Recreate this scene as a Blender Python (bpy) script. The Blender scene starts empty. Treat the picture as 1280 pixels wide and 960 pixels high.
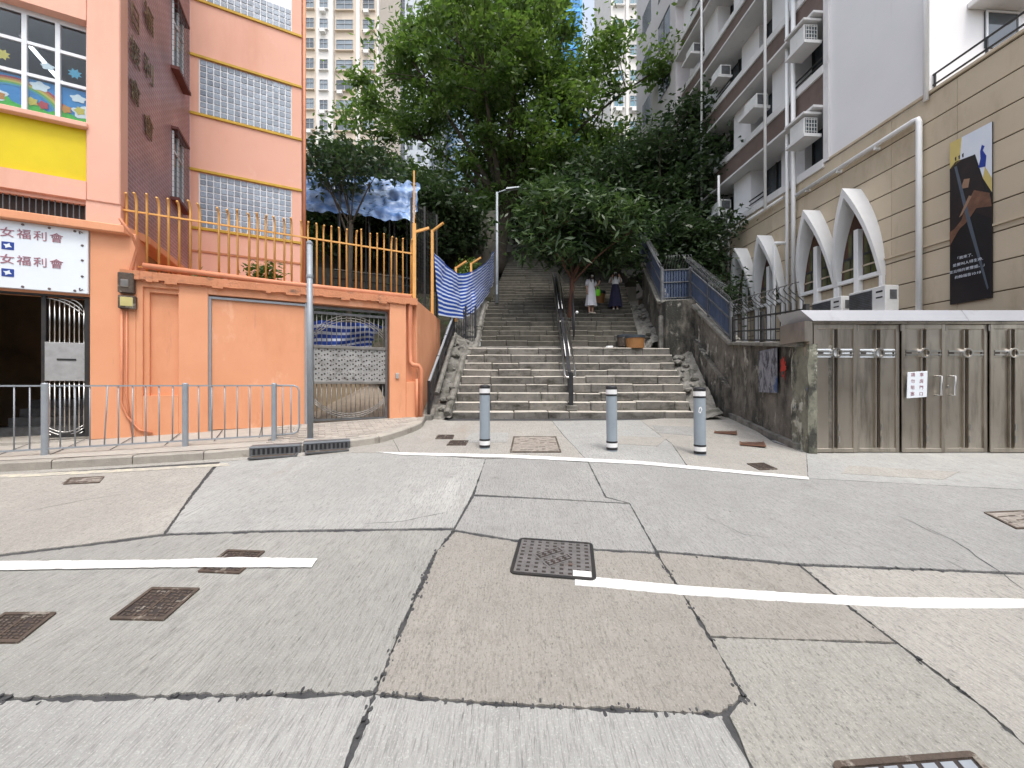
import bpy, bmesh, math, random
import numpy as np
from mathutils import Vector, Matrix, noise as mnoise
from mathutils.geometry import tessellate_polygon

random.seed(7)
rng = np.random.default_rng(7)
R = math.radians
SC = bpy.context.scene
COL = SC.collection

# ------------------------------------------------------------------ camera, sky, sun, exposure
F = 475.0                                   # focal length in photo pixels (1280 wide)
CH = 1.5                                    # eye height
cam_d = bpy.data.cameras.new('camera')
cam_d.sensor_width = 36.0
cam_d.lens = F / 1280 * 36.0
cam_d.clip_start = 0.05
cam_d.clip_end = 2000
cam = bpy.data.objects.new('camera', cam_d)
COL.objects.link(cam)
cam.location = (0, 0, CH)
cam.rotation_euler = (R(90), 0, 0)
SC.camera = cam

SUN_EL, SUN_AZ = 66.0, 160.0                # azimuth clockwise from +Y: behind the camera, to the right
world = bpy.data.worlds.new('World')
SC.world = world
world.use_nodes = True
wn, wl = world.node_tree.nodes, world.node_tree.links
wn.clear()
wo = wn.new('ShaderNodeOutputWorld')
wb = wn.new('ShaderNodeBackground')
sky = wn.new('ShaderNodeTexSky')
sky.sky_type = 'NISHITA'
sky.sun_disc = False
sky.sun_elevation = R(SUN_EL)
sky.sun_rotation = R(SUN_AZ)
sky.air_density = 1.2
sky.dust_density = 4.0
hs = wn.new('ShaderNodeHueSaturation')
hs.inputs['Saturation'].default_value = 0.5
hs.inputs['Value'].default_value = 2.35
wl.new(sky.outputs[0], hs.inputs['Color'])
wl.new(hs.outputs[0], wb.inputs['Color'])
wb.inputs['Strength'].default_value = 0.15
wl.new(wb.outputs[0], wo.inputs['Surface'])

sun_d = bpy.data.lights.new('sun', 'SUN')
sun_d.energy = 1.3
sun_d.angle = R(10)
sun_d.color = (1.0, 0.965, 0.91)
sun = bpy.data.objects.new('sun', sun_d)
COL.objects.link(sun)
sdir = Vector((math.sin(R(SUN_AZ)) * math.cos(R(SUN_EL)), math.cos(R(SUN_AZ)) * math.cos(R(SUN_EL)), math.sin(R(SUN_EL))))
sun.rotation_euler = sdir.to_track_quat('Z', 'Y').to_euler()

SC.view_settings.view_transform = 'Standard'
SC.view_settings.look = 'None'
SC.view_settings.gamma = 1.0
SC.view_settings.exposure = -0.08
SC.render.engine = 'CYCLES'
SC.cycles.use_denoising = True
SC.cycles.max_bounces = 6
SC.cycles.transparent_max_bounces = 12

# ------------------------------------------------------------------ placing helpers
def G(x, y):                                # height of the sloping road / forecourt
    return 0.08 * y if y < 6.2 else 0.496 + 0.062 * (y - 6.2)
def gp(px, py):                             # point of the road seen at a photo pixel
    T, v = (px - 640) / F, (py - 480) / F
    Y = 1.5 / (v + 0.08)
    if Y > 6.2: Y = 1.3884 / (v + 0.062)
    return (T * Y, Y)
def P(px, py, D):
    return Vector(((px - 640) / F * D, D, CH - (py - 480) / F * D))

# ------------------------------------------------------------------ materials
MATS = {}
def mat(name, col, col2=None, scale=3.0, rough=0.8, metal=0.0, bump=0.0, bscale=60.0, bstretch=(1, 1, 1),
        stretch=(1, 1, 1), layers=(), rnd=0.0, spec=0.4, detail=6, emit=None, isl=0.0, rvar=0.0, bdist=0.02):
    """principled surface: two-tone noise + stain layers (colour, scale, lo, hi, stretch) + fine bump, in world coordinates"""
    if name in MATS: return MATS[name]
    m = bpy.data.materials.new(name); m.use_nodes = True
    n, l = m.node_tree.nodes, m.node_tree.links
    b = n['Principled BSDF']
    geo = n.new('ShaderNodeNewGeometry')
    def noise(sc, st, det=detail, ro=0.6):
        mp = n.new('ShaderNodeMapping'); mp.inputs['Scale'].default_value = st
        l.new(geo.outputs['Position'], mp.inputs['Vector'])
        t = n.new('ShaderNodeTexNoise'); t.inputs['Scale'].default_value = sc
        t.inputs['Detail'].default_value = det; t.inputs['Roughness'].default_value = ro
        l.new(mp.outputs[0], t.inputs['Vector'])
        return t.outputs['Fac']
    def mix(fac, a, c, bt='MIX'):
        x = n.new('ShaderNodeMix'); x.data_type = 'RGBA'; x.blend_type = bt
        if isinstance(fac, (int, float)): x.inputs[0].default_value = fac
        else: l.new(fac, x.inputs[0])
        for i, s in ((6, a), (7, c)):
            if isinstance(s, tuple): x.inputs[i].default_value = (*s[:3], 1)
            else: l.new(s, x.inputs[i])
        return x.outputs[2]
    def ramp(v, lo, hi):
        r = n.new('ShaderNodeMapRange'); r.inputs[1].default_value = lo; r.inputs[2].default_value = hi
        l.new(v, r.inputs[0]); return r.outputs[0]
    if col2 is None: col2 = tuple(c * 0.82 for c in col)
    c = mix(ramp(noise(scale, stretch), 0.3, 0.7), col, col2)
    for (lc, ls, lo, hi, *st) in layers:
        c = mix(ramp(noise(ls, st[0] if st else (1, 1, 1), 8, 0.68), lo, hi), c, lc)
    if rnd or isl:
        oi = n.new('ShaderNodeObjectInfo')
        v = oi.outputs['Random'] if rnd else geo.outputs['Random Per Island']
        k = rnd or isl
        hsv = n.new('ShaderNodeHueSaturation')
        r = n.new('ShaderNodeMapRange'); r.inputs[3].default_value = 1 - k; r.inputs[4].default_value = 1 + k
        l.new(v, r.inputs[0]); l.new(r.outputs[0], hsv.inputs['Value']); l.new(c, hsv.inputs['Color'])
        c = hsv.outputs[0]
    l.new(c, b.inputs['Base Color'])
    b.inputs['Roughness'].default_value = rough
    if rvar:
        r = n.new('ShaderNodeMapRange'); r.inputs[3].default_value = max(0, rough - rvar); r.inputs[4].default_value = min(1, rough + rvar)
        l.new(noise(scale * 2.3, stretch), r.inputs[0]); l.new(r.outputs[0], b.inputs['Roughness'])
    b.inputs['Metallic'].default_value = metal
    b.inputs['Specular IOR Level'].default_value = spec
    if bump:
        bp = n.new('ShaderNodeBump'); bp.inputs['Strength'].default_value = bump; bp.inputs['Distance'].default_value = bdist
        l.new(noise(bscale, bstretch, 5), bp.inputs['Height']); l.new(bp.outputs[0], b.inputs['Normal'])
    if emit:
        b.inputs['Emission Color'].default_value = (*emit[0], 1); b.inputs['Emission Strength'].default_value = emit[1]
    MATS[name] = m
    return m

def leaf_mat(name, c1, c2, c3, trans=0.35):
    m = bpy.data.materials.new(name); m.use_nodes = True
    n, l = m.node_tree.nodes, m.node_tree.links
    b = n['Principled BSDF']; out = n['Material Output']
    geo = n.new('ShaderNodeNewGeometry')
    rp = n.new('ShaderNodeValToRGB'); e = rp.color_ramp.elements
    e[0].color = (*c1, 1); e[1].color = (*c3, 1); x = e.new(0.5); x.color = (*c2, 1)
    t = n.new('ShaderNodeTexNoise'); t.inputs['Scale'].default_value = 0.7; l.new(geo.outputs['Position'], t.inputs['Vector'])
    a = n.new('ShaderNodeMath'); a.operation = 'MULTIPLY_ADD'; a.inputs[1].default_value = 0.6
    l.new(geo.outputs['Random Per Island'], a.inputs[0]); 
    a2 = n.new('ShaderNodeMath'); a2.operation = 'MULTIPLY_ADD'; a2.inputs[1].default_value = 0.9; a2.inputs[2].default_value = -0.25
    l.new(t.outputs['Fac'], a2.inputs[0]); l.new(a2.outputs[0], a.inputs[2]); l.new(a.outputs[0], rp.inputs[0])
    l.new(rp.outputs[0], b.inputs['Base Color']); b.inputs['Roughness'].default_value = 0.42; b.inputs['Specular IOR Level'].default_value = 0.45
    tr = n.new('ShaderNodeBsdfTranslucent')
    h = n.new('ShaderNodeHueSaturation'); h.inputs['Value'].default_value = 1.6; h.inputs['Saturation'].default_value = 1.15
    l.new(rp.outputs[0], h.inputs['Color']); l.new(h.outputs[0], tr.inputs['Color'])
    mx = n.new('ShaderNodeMixShader'); mx.inputs[0].default_value = trans
    l.new(b.outputs[0], mx.inputs[1]); l.new(tr.outputs[0], mx.inputs[2]); l.new(mx.outputs[0], out.inputs['Surface'])
    return m

def brick_mat(name, c1, c2, mortar, bw, bh, mo, axis, rough=0.5, bump=0.3):
    """running-bond tile pattern for surfaces whose single tiles are only a few pixels; axis maps object coords to (u, v)"""
    m = bpy.data.materials.new(name); m.use_nodes = True
    n, l = m.node_tree.nodes, m.node_tree.links
    b = n['Principled BSDF']
    tc = n.new('ShaderNodeTexCoord'); sp = n.new('ShaderNodeSeparateXYZ'); cb = n.new('ShaderNodeCombineXYZ')
    l.new(tc.outputs['Object'], sp.inputs[0]); l.new(sp.outputs[axis[0]], cb.inputs[0]); l.new(sp.outputs[axis[1]], cb.inputs[1])
    t = n.new('ShaderNodeTexBrick'); t.inputs['Scale'].default_value = 1.0
    t.inputs['Brick Width'].default_value = bw; t.inputs['Row Height'].default_value = bh; t.inputs['Mortar Size'].default_value = mo
    t.inputs['Color1'].default_value = (*c1, 1); t.inputs['Color2'].default_value = (*c2, 1); t.inputs['Mortar'].default_value = (*mortar, 1)
    l.new(cb.outputs[0], t.inputs['Vector'])
    geo = n.new('ShaderNodeNewGeometry')
    nz = n.new('ShaderNodeTexNoise'); nz.inputs['Scale'].default_value = 1.1; nz.inputs['Detail'].default_value = 6; l.new(geo.outputs['Position'], nz.inputs['Vector'])
    mr = n.new('ShaderNodeMapRange'); mr.inputs[1].default_value = 0.3; mr.inputs[2].default_value = 0.75; mr.inputs[3].default_value = 0.72; mr.inputs[4].default_value = 1.25
    l.new(nz.outputs['Fac'], mr.inputs[0])
    h = n.new('ShaderNodeHueSaturation'); l.new(t.outputs['Color'], h.inputs['Color']); l.new(mr.outputs[0], h.inputs['Value'])
    l.new(h.outputs[0], b.inputs['Base Color']); b.inputs['Roughness'].default_value = rough
    bp = n.new('ShaderNodeBump'); bp.invert = True; bp.inputs['Strength'].default_value = bump; bp.inputs['Distance'].default_value = 0.01
    l.new(t.outputs['Fac'], bp.inputs['Height']); l.new(bp.outputs[0], b.inputs['Normal'])
    return m

def glass_mat(name, tint=(0.8, 0.9, 0.95), refl=0.25):
    m = bpy.data.materials.new(name); m.use_nodes = True
    n, l = m.node_tree.nodes, m.node_tree.links
    n.remove(n['Principled BSDF']); out = n['Material Output']
    t = n.new('ShaderNodeBsdfTransparent'); t.inputs[0].default_value = (*tint, 1)
    g = n.new('ShaderNodeBsdfGlossy'); g.inputs['Roughness'].default_value = 0.03
    f = n.new('ShaderNodeFresnel'); f.inputs[0].default_value = 1.5
    a = n.new('ShaderNodeMath'); a.operation = 'MULTIPLY'; a.inputs[1].default_value = refl * 4; l.new(f.outputs[0], a.inputs[0])
    x = n.new('ShaderNodeMixShader'); l.new(a.outputs[0], x.inputs[0]); l.new(t.outputs[0], x.inputs[1]); l.new(g.outputs[0], x.inputs[2])
    l.new(x.outputs[0], out.inputs['Surface'])
    return m

DIRT = (0.16, 0.13, 0.10)
M_tar = mat('tar_joint', (0.035, 0.036, 0.04), (0.075, 0.075, 0.075), 9, rough=0.75, bump=0.5, bscale=50)
def road_mat(name, c, st, sc=5.0, grain=1.0):
    k = lambda f: tuple(min(1, x * f) for x in c)
    return mat(name, c, k(.86), sc, rough=0.88, bump=0.9, bscale=26, bstretch=st, bdist=0.014, spec=0.2,
               layers=[(k(.78), 0.55, 0.46, 0.70), ((0.29, 0.22, 0.15), 0.9, 0.62, 0.85, (1, 0.4, 1)), (k(.62), 3.1, 0.58, 0.78), (k(1.2), 1.3, .58, .75, (1, .5, 1)), (k(.74), 30, .50, .62, (st[0], st[1] * .2, 1)), (k(.45), 2.2, .68, .76),
                       (k(1.18), 110, 0.54, 0.66), (k(.58), 40, 0.52, 0.64, st), (k(.40), 22, 0.61, 0.68, st), (k(.36), 120, 0.63, 0.70)])
M_road = {
    'grey': road_mat('concrete_grey', (0.338, 0.335, 0.312), (3.2, 0.30, 1)),
    'light': road_mat('concrete_light', (0.392, 0.393, 0.375), (3.2, 0.30, 1)),
    'brown': road_mat('concrete_exposed_aggregate', (0.325, 0.309, 0.277), (2.6, 1.0, 1), 7),
    'blue': road_mat('concrete_bluish', (0.335, 0.334, 0.320), (3.0, 0.6, 1)),
    'olive': road_mat('concrete_olive', (0.345, 0.338, 0.305), (2.2, 1.0, 1), 7),
    'pale': road_mat('concrete_pale', (0.382, 0.368, 0.335), (2.2, 0.8, 1)),
}
M_paint = mat('road_paint_white', (0.80, 0.80, 0.78), (0.70, 0.70, 0.68), 8, rough=0.7, bump=0.3, layers=[((0.42, 0.41, 0.39), 30, 0.57, 0.66, (3, 0.8, 1)), ((.60, .59, .57), 3, .5, .7)])
M_paint_y = mat('road_paint_yellow', (0.58, 0.53, 0.40), (0.46, 0.44, 0.37), 8, rough=0.7, layers=[((0.36, 0.345, 0.31), 10, 0.42, 0.56)])
M_kerb = mat('kerb_concrete', (0.40, 0.37, 0.32), (0.30, 0.28, 0.25), 5, bump=0.5, bscale=50, rnd=0.15, layers=[(DIRT, 4, 0.58, 0.8)])
M_paver = mat('pavers', (0.40, 0.36, 0.31), (0.33, 0.30, 0.27), 9, bump=0.4, rnd=0.18, layers=[((0.2, 0.18, 0.16), 6, 0.6, 0.8)])
M_pave = mat('pavement_concrete', (0.42, 0.39, 0.34), (0.34, 0.32, 0.29), 3, bump=0.4, layers=[(DIRT, 2.2, 0.6, 0.85)])
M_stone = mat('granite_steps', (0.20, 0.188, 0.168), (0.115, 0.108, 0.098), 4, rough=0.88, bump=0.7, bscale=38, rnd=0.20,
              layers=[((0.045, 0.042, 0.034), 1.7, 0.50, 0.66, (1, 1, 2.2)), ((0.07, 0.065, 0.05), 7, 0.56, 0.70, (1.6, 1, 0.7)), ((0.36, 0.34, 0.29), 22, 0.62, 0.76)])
M_stone_top = mat('lit_worn_granite_tread', (0.52, 0.49, 0.43), (0.42, 0.39, 0.335), 5, rough=0.8, bump=0.5, bscale=38, rnd=0.12, layers=[((0.20, 0.18, 0.15), 4, 0.60, 0.76)])  # foot-worn treads, with light from above also put into the colour
M_stone_shade = mat('shaded_granite_steps', (0.10, 0.092, 0.076), (0.06, 0.056, 0.046), 6, rough=0.9, bump=0.7, bscale=38, rnd=0.22,
              layers=[((0.05, 0.047, 0.036), 2.0, 0.46, 0.68, (1, 1, 2.2)), ((0.20, 0.185, 0.155), 12, 0.62, 0.78)])  # upper flights: tree shade put into a darker granite colour
M_stone_shade_top = mat('shaded_granite_lit_tread', (0.20, 0.185, 0.155), (0.14, 0.13, 0.105), 5, rough=0.85, bump=0.5, rnd=0.15, layers=[((0.09, 0.085, 0.065), 3, 0.5, 0.72)])  # upper treads: same painted tree shade, tops lighter as if lit from above
M_rubble = mat('rubble', (0.25, 0.24, 0.215), (0.13, 0.125, 0.11), 5, rough=0.9, bump=0.8, bscale=24, layers=[((0.06, 0.06, 0.045), 3, 0.50, 0.7), ((0.09, 0.12, 0.05), 5, 0.64, 0.8)])
M_retain = mat('weathered_retaining_wall', (0.21, 0.19, 0.16), (0.11, 0.10, 0.085), 3, rough=0.92, bump=0.9, bscale=20, bdist=0.03,
               layers=[((0.035, 0.035, 0.030), 1.6, 0.46, 0.60, (1, 1, 0.45)), ((0.42, 0.40, 0.35), 2.6, 0.57, 0.66, (1, 1, 0.55)), ((0.05, 0.05, 0.042), 6, 0.56, 0.66, (1, 1, .5)), ((0.16, 0.19, 0.12), 2.6, 0.62, 0.78), ((0.46, 0.46, 0.40), 11, 0.66, 0.72)])
M_dark_wall = mat('dark_hill_wall', (0.13, 0.12, 0.10), (0.07, 0.066, 0.055), 2, rough=0.95, bump=0.6, bscale=12, layers=[((0.20, 0.18, 0.15), 2.2, 0.6, 0.75)])
M_orange = mat('orange_render', (0.72, 0.335, 0.185), (0.67, 0.30, 0.16), 1.6, rough=0.72, bump=0.25, bscale=70, bdist=0.008,
               layers=[((0.60, 0.25, 0.12), 0.9, 0.50, 0.72, (1, 1, 0.35)), ((0.78, 0.43, 0.28), 1.6, 0.60, 0.72, (1, 1, .5)), ((0.40, 0.19, 0.11), 3.5, 0.62, 0.80, (1, 1, 0.16)), ((0.30, 0.16, 0.10), 9, 0.68, 0.80)])
M_coping = mat('orange_coping', (0.60, 0.25, 0.13), (0.48, 0.20, 0.10), 3, rough=0.8, bump=0.5, bscale=30, layers=[((0.17, 0.10, 0.07), 4, 0.56, 0.72, (1, 1, 2)), ((0.70, 0.45, 0.34), 8, 0.64, 0.75)])
M_peach = mat('peach_render', (0.76, 0.43, 0.325), (0.73, 0.40, 0.295), 1.2, rough=0.75, bump=0.15, bscale=60, bdist=0.006, layers=[((0.66, 0.34, 0.24), 0.8, 0.50, 0.75, (1, 1, 0.3)), ((0.48, 0.26, 0.18), 3.2, 0.64, 0.82, (1, 1, .14)), ((0.80, 0.50, 0.40), 1.4, .6, .75)])
M_yellow = mat('yellow_panel', (0.72, 0.56, 0.005), (0.62, 0.47, 0.005), 1.4, rough=0.6, bump=.1, layers=[((.42, .32, .03), 3, .62, .85, (1, 1, .2))])
M_yellow_band = mat('yellow_band', (0.62, 0.40, 0.05), (0.48, 0.30, 0.04), 3, rough=0.7)
M_brick = brick_mat('purple_tile', (0.25, 0.125, 0.135), (0.30, 0.145, 0.145), (0.44, 0.31, 0.30), 0.21, 0.075, 0.008, (1, 2), rough=0.42)
M_maroon = mat('maroon_trim', (0.15, 0.045, 0.035), (0.10, 0.03, 0.028), 4, rough=0.6)
M_gold = mat('brass_letters', (0.20, 0.165, 0.09), (0.10, 0.08, 0.05), 9, rough=0.45, metal=0.7)
M_fence_o = mat('orange_fence_paint', (0.74, 0.40, 0.12), (0.64, 0.32, 0.09), 6, rough=0.5, layers=[((0.25, 0.10, 0.05), 14, 0.64, 0.74)])
M_pipe_o = mat('orange_pipe_paint', (0.66, 0.26, 0.14), (0.55, 0.21, 0.11), 5, rough=0.55, layers=[((0.24, 0.10, 0.06), 10, 0.66, 0.78)])
M_galv = mat('galvanised_grey', (0.33, 0.36, 0.39), (0.27, 0.30, 0.33), 7, rough=0.5, metal=0.25, layers=[((0.20, 0.17, 0.14), 12, 0.66, 0.78)])
M_bollard = mat('bollard_grey', (0.29, 0.335, 0.375), (0.25, 0.295, 0.335), 5, rough=0.5, bump=0.1, layers=[((0.55, 0.57, 0.58), 14, 0.68, 0.74), ((0.18, 0.18, 0.18), 20, 0.68, 0.76)])
M_white = mat('white_paint', (0.86, 0.86, 0.85), (0.80, 0.80, 0.79), 2, rough=0.6, layers=[((0.55, 0.53, 0.50), 2.5, 0.62, 0.9, (1, 1, 0.3))])
M_whiteband = mat('reflective_white', (0.82, 0.83, 0.83), (0.72, 0.72, 0.72), 9, rough=0.45)
M_black = mat('black_paint', (0.014, 0.014, 0.017), (0.03, 0.03, 0.034), 6, rough=0.45)
M_darkiron = mat('dark_iron', (0.030, 0.032, 0.036), (0.055, 0.05, 0.045), 8, rough=0.5, metal=0.3)
M_steel = mat('stainless_steel', (0.60, 0.55, 0.48), (0.49, 0.445, 0.385), 1.3, rough=0.33, metal=1.0, rvar=0.08, bump=0.04, bscale=8, bstretch=(1, 1, 0.3), layers=[((0.24, 0.215, 0.18), 2.2, 0.5, 0.75, (3, 1, 0.35))], bdist=0.08)
M_steel_b = mat('bright_steel', (0.66, 0.65, 0.63), (0.50, 0.49, 0.47), 4, rough=0.28, metal=1.0)
M_alu = mat('aluminium_fascia', (0.36, 0.365, 0.385), (0.31, 0.315, 0.335), 1.4, rough=0.40, metal=0.2, layers=[((.2, .2, .2), 3, .6, .8, (1, 1, .3))])
M_silver = mat('silver_paint', (0.55, 0.56, 0.56), (0.43, 0.43, 0.43), 8, rough=0.4, metal=0.5, layers=[((0.15, 0.14, 0.13), 20, 0.63, 0.72)])
M_gatebar = mat('dull_steel_bar', (.30, .29, .27), (.20, .19, .18), 6, rough=.45, metal=.6)
M_gateplate = mat('dull_gate_plate', (.40, .40, .39), (.27, .27, .26), 6, rough=.5, metal=.3, layers=[((.14, .13, .12), 9, .54, .66), ((.55, .55, .54), 14, .62, .7)])
M_sign = mat('sign_white', (0.74, 0.79, 0.83), (0.70, 0.75, 0.80), 1.5, rough=0.4)
M_signtext = mat('sign_lettering', (0.30, 0.12, 0.16), (0.36, 0.17, 0.20), 18, rough=0.6)
M_signblue = mat('sign_blue', (0.02, 0.06, 0.30), (0.02, 0.05, 0.24), 5, rough=0.5)
M_screw = mat('brass_stud', (0.18, 0.15, 0.15), (0.12, 0.10, 0.1), 5, rough=0.5, metal=0.6)
M_interior = mat('dark_interior', (0.34, 0.24, 0.14), (0.20, 0.14, 0.09), 2, rough=0.8, layers=[((0.24, 0.17, 0.05), 1.6, 0.58, 0.7)])
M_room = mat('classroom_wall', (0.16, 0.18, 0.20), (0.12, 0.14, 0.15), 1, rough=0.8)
M_lamp = mat('fluorescent_tube', (0.9, 0.9, 0.9), emit=((0.95, 0.98, 1.0), 4.0))
M_winframe = mat('white_window_frame', (0.74, 0.76, 0.78), (0.66, 0.68, 0.70), 5, rough=0.45)
M_glass = glass_mat('clear_glass', (0.90, 0.95, 0.97), 0.1)
M_glassdark = mat('dark_window_glass', (0.035, 0.045, 0.055), (0.06, 0.075, 0.085), 0.9, rough=0.06, spec=0.8)
M_glassblue = mat('blue_window_glass', (0.06, 0.16, 0.22), (0.10, 0.24, 0.30), 0.6, rough=0.08, spec=0.8)
M_glassamber = mat('amber_glass', (0.13, 0.12, 0.045), (0.035, 0.05, 0.025), 2.4, rough=0.12, spec=0.6)
M_block = mat('glass_block', (0.30, 0.36, 0.43), (0.20, 0.25, 0.31), 22, rough=0.13, spec=0.8, rnd=0.22, bump=0.35, bscale=40, bdist=0.02)
M_beige = mat('beige_render_panel', (0.54, 0.455, 0.335), (0.50, 0.42, 0.305), 1.6, rough=0.85, bump=0.3, bscale=80, bdist=0.006, rnd=0.05,
              layers=[((0.33, 0.255, 0.165), 1.0, 0.50, 0.78, (1, 1, 0.3)), ((0.22, 0.18, 0.13), 3.0, 0.68, 0.85, (1, 1, 0.25))])
M_groove = mat('panel_groove', (0.12, 0.09, 0.06), (0.09, 0.07, 0.05), 3, rough=0.9)
M_wb = mat('white_block_wall', (0.76, 0.75, 0.755), (0.72, 0.71, 0.715), 0.8, rough=0.85, bump=0.12, bscale=60, layers=[((0.66, 0.65, 0.64), 1.2, 0.58, 0.85, (1, 1, 0.25)), ((.55, .53, .50), 4, .66, .85, (1, 1, .08))])
M_wbtrim = mat('white_block_trim', (0.70, 0.69, 0.68), (0.62, 0.61, 0.60), 1.5, rough=0.8, layers=[((0.38, 0.36, 0.34), 2.5, 0.58, 0.8, (1, 1, 0.3))])
M_brownsp = mat('brown_spandrel', (0.165, 0.12, 0.10), (0.125, 0.09, 0.078), 3, rough=0.75)
M_browninf = mat('brown_infill', (0.10, 0.045, 0.025), (0.06, 0.03, 0.02), 3, rough=0.7)
M_ac = mat('ac_casing', (0.72, 0.72, 0.70), (0.62, 0.62, 0.60), 4, rough=0.55, layers=[((0.4, 0.36, 0.3), 6, 0.66, 0.8)])
M_bluefence = mat('blue_fence_paint', (0.035, 0.055, 0.105), (0.05, 0.07, 0.12), 6, rough=0.5, rnd=0.2, layers=[((0.11, 0.12, 0.15), 9, 0.58, 0.74)])
M_rail_g = mat('grey_rail', (0.16, 0.17, 0.18), (0.09, 0.09, 0.09), 8, rough=0.55, metal=0.3)
M_rust = mat('rusty_cast_iron', (0.115, 0.085, 0.065), (0.075, 0.06, 0.05), 10, rough=0.75, metal=0.25, bump=0.6, bscale=40, layers=[((0.36, 0.33, 0.28), 7, 0.55, 0.63), ((0.035, 0.033, 0.03), 7, 0.6, 0.7)])
M_iron = mat('worn_cast_iron', (0.23, 0.22, 0.215), (0.15, 0.145, 0.14), 14, rough=0.55, metal=0.45, bump=0.4, bscale=60, layers=[((0.17, 0.10, 0.075), 7, 0.62, 0.72)])
M_irondark = mat('cast_iron_recess', (0.030, 0.027, 0.026), (0.05, 0.035, 0.03), 20, rough=0.8)
M_coverfill = mat('cement_smeared_iron', (.34, .31, .27), (.22, .19, .165), 14, rough=.85, bump=.6, bscale=40, layers=[((.12, .10, .09), 12, .54, .64), ((.44, .42, .38), 25, .6, .7)])
M_drainrust = mat('drain_rust', (0.20, 0.095, 0.055), (0.12, 0.06, 0.04), 12, rough=0.8)
M_bark = mat('bark', (0.085, 0.068, 0.05), (0.045, 0.037, 0.028), 5, rough=0.95, bump=0.9, bscale=14, bstretch=(1, 1, 0.3), bdist=0.03)
M_bark_r = mat('reddish_bark', (0.16, 0.075, 0.05), (0.10, 0.05, 0.035), 6, rough=0.9, bump=0.7, bscale=18, bstretch=(1, 1, 0.3))
M_soil = mat('hill_soil', (0.060, 0.050, 0.034), (0.03, 0.032, 0.018), 1.5, rough=0.95, bump=0.8, bscale=6, layers=[((0.03, 0.05, 0.015), 2.5, 0.5, 0.66)])
M_terracotta = mat('orange_tub', (0.30, 0.145, 0.05), (0.24, 0.11, 0.035), 5, rough=0.6)
M_tubrim = mat('tub_dark_rim', (0.03, 0.04, 0.05), (0.05, 0.06, 0.07), 5, rough=0.5)
L_big = leaf_mat('leaf_big_tree', (0.046, 0.088, 0.021), (0.086, 0.142, 0.036), (0.160, 0.220, 0.066), 0.47)
L_dark = leaf_mat('leaf_dark', (0.018, 0.034, 0.014), (0.034, 0.058, 0.022), (0.060, 0.090, 0.038), 0.28)
L_round = leaf_mat('leaf_round_tree', (0.020, 0.040, 0.016), (0.042, 0.076, 0.026), (0.115, 0.17, 0.060), 0.30)
L_shrub = leaf_mat('leaf_shrub', (0.04, 0.08, 0.018), (0.08, 0.14, 0.03), (0.16, 0.20, 0.05), 0.35)

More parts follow.
